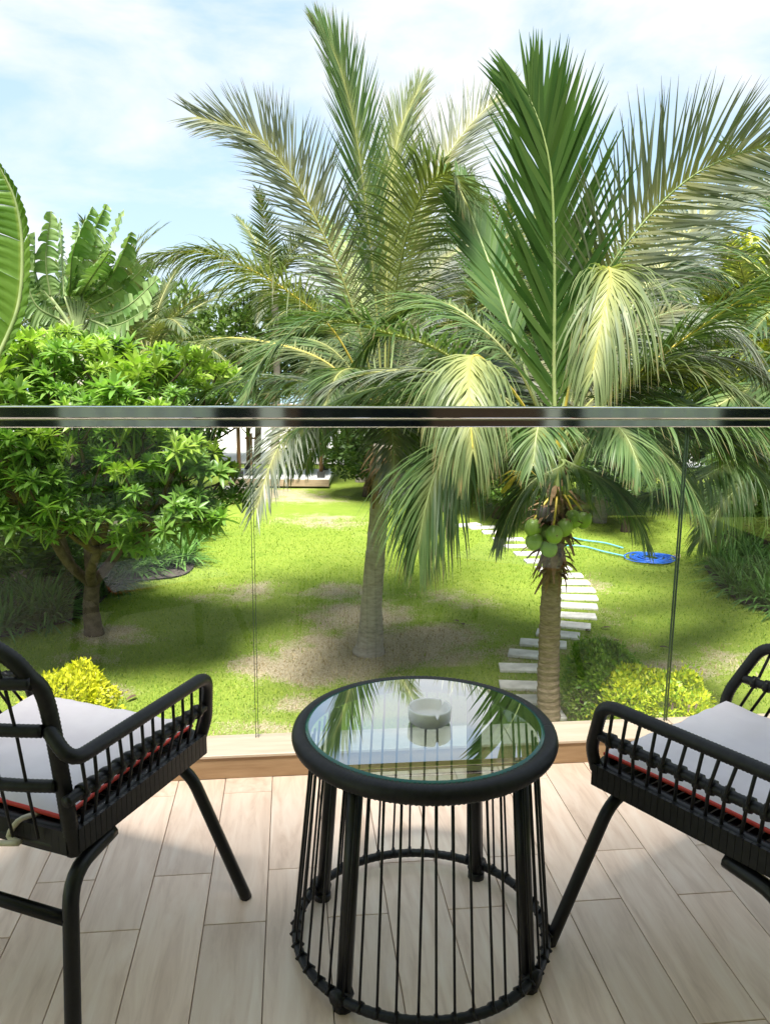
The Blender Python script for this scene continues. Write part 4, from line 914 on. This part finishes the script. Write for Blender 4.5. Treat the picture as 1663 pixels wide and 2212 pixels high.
# ---- leafy masses: hedges, shrubs, trees
def leafcloud(sampler, n, size, seed, upb=.35):
    r = random.Random(seed); q = MB()
    for i in range(n):
        p, nrm = sampler(r)
        d = V((r.gauss(0, 1), r.gauss(0, 1), r.gauss(0, 1) + upb)).normalized() * .9 + nrm * .7; d.normalize()
        t = d.cross(V((r.gauss(0, 1), r.gauss(0, 1), r.gauss(0, 1)))).normalized()
        L = size * r.uniform(.65, 1.25); w = L * .42; n_ = d.cross(t)
        m = p + d * L * .5 - n_ * L * .04
        q.add([p, m + t * w * .5 + n_ * L * .06, p + d * L, m - t * w * .5 + n_ * L * .06], [(0, 1, 2), (0, 2, 3)], [0, .5, 1, .5], False)
    return q
def boxsample(dx, dy, dz, rnd=.12, lump=.1, seed=0):
    def f(r):
        while True:
            k = r.random(); u, v = r.uniform(-1, 1), r.uniform(-1, 1)
            if k < .45: p = V((u * dx, v * dy, dz)); n = V((0, 0, 1))
            elif k < .75: p = V((u * dx, -dy, r.uniform(0, dz))); n = V((0, -1, 0))
            elif k < .87: p = V((-dx, v * dy, r.uniform(0, dz))); n = V((-1, 0, 0))
            elif k < .95: p = V((dx, v * dy, r.uniform(0, dz))); n = V((1, 0, 0))
            else: p = V((u * dx, dy, r.uniform(0, dz))); n = V((0, 1, 0))
            q = V((p.x / dx, p.y / dy, max(0, p.z / dz)))
            e = (abs(q.x) ** 3 + abs(q.y) ** 3 + q.z ** 3) ** (1 / 3)
            p = V((p.x / max(1, e), p.y / max(1, e), p.z / max(1, e)))
            l = noise.noise(p * 3.5 + V((seed, 0, 0)))
            p += n * (lump * l) - n * abs(r.gauss(0, .05)) + (n * r.uniform(0, .12) if r.random() < .06 else V())
            return p, n
    return f
def hedge(label, loc, dims, n, size, m, seed, rz=0, lump=.17):
    h = empty('clipped_shrub', (*loc, 0), rz); tag(h, label, 'shrub')
    q = leafcloud(boxsample(*dims, seed=seed, lump=lump), n, size, seed); tag(q.build('foliage', M[m], h), kind='stuff')
    q = MB(); r = random.Random(seed)
    for i in range(14):
        x, y = r.uniform(-.7, .7) * dims[0], r.uniform(-.7, .7) * dims[1]; q.tube([(x * .7, y * .7, -.03), (x, y, dims[2] * .5), (x * 1.1, y * 1.1, dims[2] * .86)], .012, 5)
    tag(q.build('stems', M['bark'], h), kind='stuff'); return h
hedge('green clipped shrub right of the ringed palm trunk', (2.84, 10.15), (.46, .66, .86), 9000, .075, 'hedge_green', 41)
hedge('yellow-green shrub in front of the green one, behind the right chair', (3.22, 9.3), (.66, .52, .86), 9000, .07, 'hedge_mix', 42, -.25)
hedge('bright yellow clipped shrub behind the left chair', (-3.85, 9.7), (.50, .42, .66), 9000, .08, 'hedge_yellow', 43, .1)

def treeform(seed, n, rad, size, m, blobs=9):
    r = random.Random(seed); B = []
    for i in range(blobs):
        d = V((r.gauss(0, 1), r.gauss(0, 1), r.gauss(0, .8))).normalized() * r.uniform(.35, .75); B.append((V((d.x * rad[0], d.y * rad[1], d.z * rad[2])), r.uniform(.35, .6)))
    def f(rr):
        c, k = B[rr.randrange(blobs)]
        d = V((rr.gauss(0, 1), rr.gauss(0, 1), rr.gauss(0, 1))).normalized(); j = k * rr.uniform(.5, 1) ** .4
        return c + V((d.x * rad[0], d.y * rad[1], d.z * rad[2])) * j, d
    return leafcloud(f, n, size, seed)
tf = {}
for nm, m, sz in (('a', 'tree_dark', .34), ('b', 'tree_mid', .30), ('c', 'tree_dark', .26)):
    tf[nm] = treeform(600 + ord(nm), 5200, (2.6, 2.6, 2.4), sz, m).mesh('crown', M[m])
def tree(label, kind, base, h, s, seed, group='trees behind the garden', name='leafy_tree'):
    r = random.Random(seed); t = empty(name, base); tag(t, label, 'tree', group)
    palm_trunk(t, [(0, 0, -.05), (.1, 0, h * .3), (0, .05, h * .62)], [.16, .13, .08], M['bark'], 6, seed, .01)
    c = link(bpy.data.objects.new('crown', tf[kind]), t); c.location = (0, 0, h - 2.2 * s[2]); c.scale = s; c.rotation_euler = (0, 0, r.uniform(0, 6.3))
    return t
TR = [  # kind, x, y, h, scale, label
 ('a', -13.5, 20, 5.6, (1.1, 1, 1.0), 'dark broadleaf tree at the left edge behind the traveller palm'), ('b', -10.2, 17.5, 4.2, (1, 1, .85), 'mid-green bushy tree behind the frangipani'), ('c', -15.5, 28, 7.0, (1.2, 1, 1.2), 'tall dark tree in the far left corner'),
 ('a', -12.4, 34, 7.2, (1.4, 1, 1.3), 'dark tree behind the traveller palm, above its right leaves'), ('b', -8.2, 34, 6.8, (1.3, 1, 1.2), 'mid-green tree behind the pavilion, on its left'), ('c', -3.6, 41, 7.2, (1.4, 1, 1.0), 'dark tree straight behind the pavilion'),
 ('b', -5.4, 35, 6.6, (1.2, 1, 1.0), 'mid-green tree behind the left posts of the pavilion'), ('a', -1.6, 35.5, 6.4, (1.2, 1, 1.0), 'dark tree behind the right posts of the pavilion'),
 ('c', 1.4, 37, 7.2, (1.4, 1, 1.3), 'dark tree behind the gap right of the pavilion'), ('a', 6.2, 36, 7.8, (1.4, 1, 1.4), 'tall dark tree behind the big upright frond'), ('b', 10.8, 33, 7.2, (1.4, 1, 1.3), 'mid-green tree behind the right palms'), ('a', 15.5, 32, 7.6, (1.4, 1, 1.3), 'tall dark tree at the far right'),
 ('c', 15.5, 24, 6.4, (1.3, 1, 1.2), 'dark tree at the right picture edge'), ('b', 12.0, 20, 4.4, (1.2, 1, .85), 'mid-green bush behind the right lily bed'), ('a', 13.2, 16, 4.6, (1.0, 1, 1.0), 'dark bush at the right edge behind the lilies'), ('c', 9.0, 25.5, 3.6, (1.3, .8, .8), 'dark bush under the right background palms'),
 ('c', 5.0, 26.0, 3.0, (1.2, .7, .66), 'low dark bush beyond the coiled hose'), ('a', 1.4, 28.5, 3.0, (1.3, .7, .66), 'low dark bush at the far end of the stepping stones'), ('b', -8.6, 24, 3.2, (1.1, .8, .7), 'mid-green bush between frangipani and pavilion'),
 ('b', 3.2, 23.5, 2.4, (1.1, .6, .5), 'mid-green low bush behind the stepping stones, right of the coconuts'), ('c', 6.4, 21.8, 2.3, (1.1, .6, .5), 'dark low bush just beyond the coiled hose'), ('b', 9.6, 20.6, 2.6, (1.1, .7, .55), 'mid-green low bush at the right beyond the hose'), ('a', -.6, 27, 2.4, (.8, .6, .5), 'dark low bush just right of the pavilion deck'),
 ('b', -6.3, 15.2, 1.9, (.75, .6, .42), 'low mid-green bush just behind the frangipani trunk'), ('c', -8.0, 13.4, 2.0, (.7, .6, .45), 'low dark bush left of the frangipani trunk'), ('b', 7.6, 27.5, 3.6, (1.1, .7, .8), 'mid-green bush far right behind the hose'), ('a', 11.4, 26.5, 3.8, (1.1, .7, .8), 'dark bush far right beyond the lily bed'),
 ('c', -7.2, 17.6, 2.6, (.9, .7, .55), 'low dark bush behind the frangipani trunk'), ('a', -9.2, 14.6, 2.8, (.8, .8, .58), 'dark bush at the left edge under the frangipani'), ('b', -9.4, 12.2, 2.2, (.7, .7, .45), 'mid-green bush at the left edge in front of the dark one')]
for i, (k, x, y, h, s, lab) in enumerate(TR): tree(lab, k, (x, y, 0), h, s, 700 + i)
# conical golden tree at the right
t = empty('conical_tree', (*(9.78, 24.0, 5.46)[:2], 0)); tag(t, 'conical yellow-green tree rising above the fronds at the right edge', 'tree')
zt = (9.57, 24.0, 7.93)[2]
def cone(rr):
    k = rr.random() ** .6; a = rr.uniform(0, 6.28); z = zt - k * 4.2; R = .12 + k * 1.5 * (1 + .25 * math.sin(a * 3 + z * 4)); d = V((math.cos(a), math.sin(a), -.3)); j = rr.uniform(.55, 1) ** .5
    return V((d.x * R * j, d.y * R * j, z)), d
tag(leafcloud(cone, 3200, .26, 77).build('crown', M['tree_gold'], t), kind='stuff')
palm_trunk(t, [(0, 0, -.05), (0, 0, zt * .5), (0, 0, zt - .5)], [.16, .12, .04], M['bark'], 10, 9, .01)

# ---- big paddle leaves: traveller's palm and the banana at the left edge
def paddle(pts, w, seed, N0=None, tear=.5, seg=40, fold=.25, wmin=.25, asym=1.0, pleat=.012):
    """one banana-like blade along pts, torn into strips"""
    r = random.Random(seed); n = seg + 1; C = spline(pts, n); T = [(C[min(i + 1, n - 1)] - C[max(i - 1, 0)]).normalized() for i in range(n)]
    N = V(N0) if N0 is not None else V((0, 0, 1)); q = MB(); rb = MB()
    N = (N - N.dot(T[0]) * T[0]).normalized(); fr = []
    for i in range(n):
        N = (N - N.dot(T[i]) * T[i]).normalized(); fr.append((C[i], T[i], N.copy(), T[i].cross(N)))
    for sd_ in (-1, 1):
        i = 0
        while i < seg:
            k = r.randint(2, 6) if r.random() < tear else r.randint(5, 12); j = min(seg, i + k); droop = r.uniform(0, .9) * tear; vs = []; al = []
            for a in range(i, j + 1):
                p, t_, nn, S = fr[a]; u = a / seg; ww = w * (max(0.0, math.sin(PI * (.06 + .94 * u) ** .8)) ** .6 * (1 - wmin) + (wmin if 0 < u < 1 else 0)) 
                if a in (i, j): ww *= 1 - .12 * tear
                for b in range(4):
                    c = b / 3; ripple = pleat * math.sin(a * 2.2) * c
                    d = S * sd_ * (asym if sd_ > 0 else 1) * math.cos(fold) + nn * (math.sin(fold)) + t_ * .35
                    off = (a - (i + j) / 2) * (-.008) * c * tear
                    vs.append(p + d * ww * c + V((0, 0, -1)) * droop * ww * c * c + nn * ripple + t_ * off); al.append(c)
            m = j - i
            q.add(vs, [(4 * a + b, 4 * a + b + 1, 4 * a + b + 5, 4 * a + b + 4) for a in range(m) for b in range(3)], al); i = j
    rb.tube(C, [.024 * (1 - .8 * i / seg) + .004 for i in range(n)], 6)
    return q, rb
def paddle_leaf(parent, pet, pts, w, seed, m, **kw):
    q, rb = paddle(pts, w, seed, **kw); o = rb.build('leaf', M['petiole'], parent); q.build('leaf_blade', M[m], o)
    if pet:
        z = MB(); z.tube(spline([pet, (V(pet) + V(pts[0])) / 2 + V((0, 0, .05)), pts[0]], 8), [.05 - .004 * i for i in range(8)], 6); z.build('petiole', M['petiole'], o)
    return o
tv = empty('traveller_palm'); tag(tv, "traveller's palm with a fan of torn paddle leaves, behind the frangipani on the left", 'palm tree')
base = (-6.66, 18.5, 4.79)
zz = MB(); zz.tube([(base[0], base[1], -.05), (base[0], base[1], base[2])], [.22, .16], 12); zz.build('trunk', M['trunk_grey'], tv)
TV = [.42, .45, .42, .36, .4, .4, .36, .34, .44, .4, .36, .38, .3, .42]
TVW = [[(-7.2, 18.5, 5.71), (-7.21, 18.4, 6.47), (-6.99, 18.3, 7.43)], [(-6.8, 18.5, 5.72), (-6.54, 18.2, 6.64), (-6.03, 18.0, 7.48)], [(-6.7, 18.5, 5.72), (-6.34, 18.5, 6.77), (-5.89, 18.5, 7.61)], [(-6.5, 18.5, 5.72), (-5.95, 18.3, 6.47), (-5.42, 18.1, 7.44)],
       [(-6.46, 18.5, 5.62), (-5.74, 18.2, 6.18), (-5.22, 17.9, 6.98)], [(-6.37, 18.5, 5.53), (-5.59, 18.3, 5.9), (-4.87, 18.1, 6.45)], [(-6.38, 18.5, 5.24), (-5.53, 18.2, 5.47), (-4.69, 17.9, 6.07)], [(-6.34, 18.5, 5.09), (-5.58, 18.0, 5.13), (-4.78, 17.6, 5.49)],
       [(-6.9, 18.5, 5.72), (-6.94, 18.6, 6.49), (-6.97, 18.7, 7.35)], [(-7.11, 18.5, 5.52), (-7.39, 18.3, 6.08), (-7.33, 18.2, 7.0)], [(-7.03, 18.5, 5.23), (-7.39, 18.2, 5.5), (-7.55, 18.0, 6.14)], [(-6.6, 18.5, 5.72), (-6.06, 18.0, 6.16), (-5.57, 17.6, 6.58)], [(-6.38, 18.5, 5.24), (-5.83, 18.0, 5.01), (-6.0, 17.6, 4.72)], [(-6.55, 18.5, 5.72), (-6.56, 18.8, 6.51), (-6.69, 19.0, 7.31)]]
r = random.Random(5)
for i, pts in enumerate(TVW):
    paddle_leaf(tv, base, pts, TV[i] * .72, 800 + i, 'ravenala', N0=(r.uniform(-1.6, 1.6), -1, .2), tear=1.0, fold=r.uniform(-.2, .9), pleat=.03)
bn = empty('banana_plant'); tag(bn, 'banana plant at the left picture edge with one tall pleated leaf in view', 'banana plant')
bx = (-5.13, 8.6, 4.37)
zz = MB(); zz.tube([(bx[0], bx[1], -.05), (bx[0] + .05, bx[1], bx[2])], [.16, .09], 12); zz.build('trunk', M['petiole'], bn)
paddle_leaf(bn, bx, [(-3.92, 8.6, 4.5), (-3.65, 8.55, 5.02), (-3.55, 8.5, 5.59), (-3.57, 8.45, 6.01), (-3.69, 8.4, 6.33)], .40, 901, 'banana', N0=(.2, -.95, .1), tear=.12, fold=.1, asym=.2, pleat=.03, seg=60)
paddle_leaf(bn, bx, [(-4.27, 8.7, 4.57), (-4.49, 8.8, 5.3), (-4.86, 8.9, 5.99)], .4, 902, 'banana', N0=(.3, -.9, .1), tear=.3)

# ================================================================== GARDEN THINGS
# ---- stepping stones
ST = [(1.93, 10.17), (1.91, 10.66), (1.96, 11.15), (2.08, 11.83), (2.26, 12.4), (2.54, 12.91), (2.87, 13.37), (3.14, 13.86), (3.37, 14.39), (3.54, 14.98), (3.67, 15.52), (3.75, 16.06), (3.79, 16.61), (3.76, 17.15), (3.65, 17.73), (3.49, 18.38), (3.35, 19.08), (3.23, 19.84), (3.08, 20.6), (2.87, 21.42), (2.59, 22.0), (2.23, 22.35)]
r = random.Random(2)
path = tag(empty('stone_path'), kind='structure')
for i, (x, y) in enumerate(ST):
    a = ST[max(0, i - 1)]; b = ST[min(len(ST) - 1, i + 1)]; ang = math.atan2(b[1] - a[1], b[0] - a[0]) - PI / 2
    ang = ang * .45 + r.uniform(-.06, .06)
    q = MB(); q.box((0, 0, .0), (.74 + r.uniform(-.04, .04), .30 + r.uniform(-.02, .02), .05))
    o = q.build('stepping_stone', M['stone'], path); o.location = (x + .03, y, -.002); o.rotation_euler = (r.uniform(-.01, .01), r.uniform(-.01, .01), ang)
    bev(o, .012, 2)
# ---- hose
hx, hy = (6.08, 18.65)
ho = empty('garden_hose', (hx, hy, 0)); tag(ho, 'coiled bright blue garden hose lying on the lawn at the right', 'hose')
q = MB(); pts = []
for i in range(560):
    a = i * .16; k = i / 560; rr = .56 - .34 * abs(math.sin(k * 8.3)) + r.uniform(-.012, .012)
    pts.append((rr * math.cos(a) + .03 * math.sin(i * .05), rr * .98 * math.sin(a), .012 + .05 * k + .012 * math.sin(i * .31)))
q.tube(pts, .014, 6); q.build('coil', M['hose'], ho)
q = MB(); q.tube(spline([(.5, .1, .03), (.62, -.05, .05), (.68, .1, .10), (.6, .25, .02), (.75, .2, .01)], 20), .016, 6); q.build('fitting', M['brass'], ho)
for k, pts in enumerate(([(5.56, 18.85), (5.15, 19.34), (4.84, 19.81), (4.44, 19.89), (3.97, 19.48)], [(5.74, 19.7), (5.43, 20.23), (5.0, 20.52), (4.6, 20.94), (4.15, 21.03)])):
    q = MB(); q.tube(spline([(x - hx, y - hy, .014) for x, y in pts], 40), .02, 6); q.build('trailing_length', M['hose_cyan'], ho)
# ---- pavilion at the end of the lawn
pv = empty('garden_pavilion', (-3.65, 28.5, 0)); tag(pv, 'open timber pavilion with a white deck at the far end of the lawn', 'pavilion')
bev(MB().box((0, 1.3, .27), (3.3, 2.5, .06)).build('deck_floor', M['deck_white'], pv), .01)
bev(MB().box((0, 0, .16), (3.45, .1, .24)).build('deck_fascia', M['deck_wood'], pv), .01)
MB().box((0, 1.35, .11), (3.2, 2.5, .2)).build('deck_base', M['black_pot'], pv)
for sx in (-1, 1):
    bev(MB().box((sx * 1.68, 1.3, .2), (.09, 2.6, .2)).build('deck_side', M['deck_white'], pv), .01)
    for y in (.35, 2.35):
        p_ = MB(); p_.tube([(sx * 1.42, y, .3), (sx * 1.42, y, 2.45)], .07, 10); po = p_.build('post', M['post_wood'], pv)
        MB().box((sx * 1.42, y, .40), (.26, .26, .22)).build('plinth', M['black_pot'], po)
for y in (.35, 2.35): MB().box((0, y, 2.47), (3.3, .1, .11)).build('beam', M['post_wood'], pv)
bev(MB().box((0, 1.3, 2.6), (4.0, 3.2, .14)).build('roof', M['thatch'], pv), .02)
st_ = empty('wooden_stand', (-4.72, 29.3, .3)); tag(st_, 'thin dark wooden stand on the pavilion deck, left side', 'stand')  # base, upright and crosspiece only; carries no lamp
MB().box((0, 0, .02), (.42, .3, .04)).build('base', M['black_pot'], st_); MB().box((0, 0, .75), (.07, .07, 1.45)).build('upright', M['post_wood'], st_); MB().box((0, 0, 1.3), (.4, .05, .07)).build('crosspiece', M['post_wood'], st_)
sb_ = MB().box((0, 0, .03), (.9, .45, .07)).build('step_stone', M['stone'], loc=(*(-5.02, 28.08), 0)); tag(bev(sb_, .015), 'pale step slab in front of the pavilion deck', 'step')
# ---- fallen dry leaves
r = random.Random(12)
for i, (x, y) in enumerate(((3.86, 13.68), (3.81, 13.05), (-3.33, 10.65), (3.4, 13.5), (4.4, 12.74), (1.29, 13.94), (1.36, 13.76))):
    q = MB(); leafblade(q, V((0, 0, .02)), V((1, 0, .15)).normalized(), V((0, 0, 1)), .17, .07, r, .5); o = q.build('fallen_leaf', M['dead_leaf'], loc=(x, y, .0)); o.rotation_euler = (0, 0, r.uniform(0, 6))
    tag(o, 'small dry brown leaf fallen on the lawn', 'leaf', 'fallen leaves on the lawn')
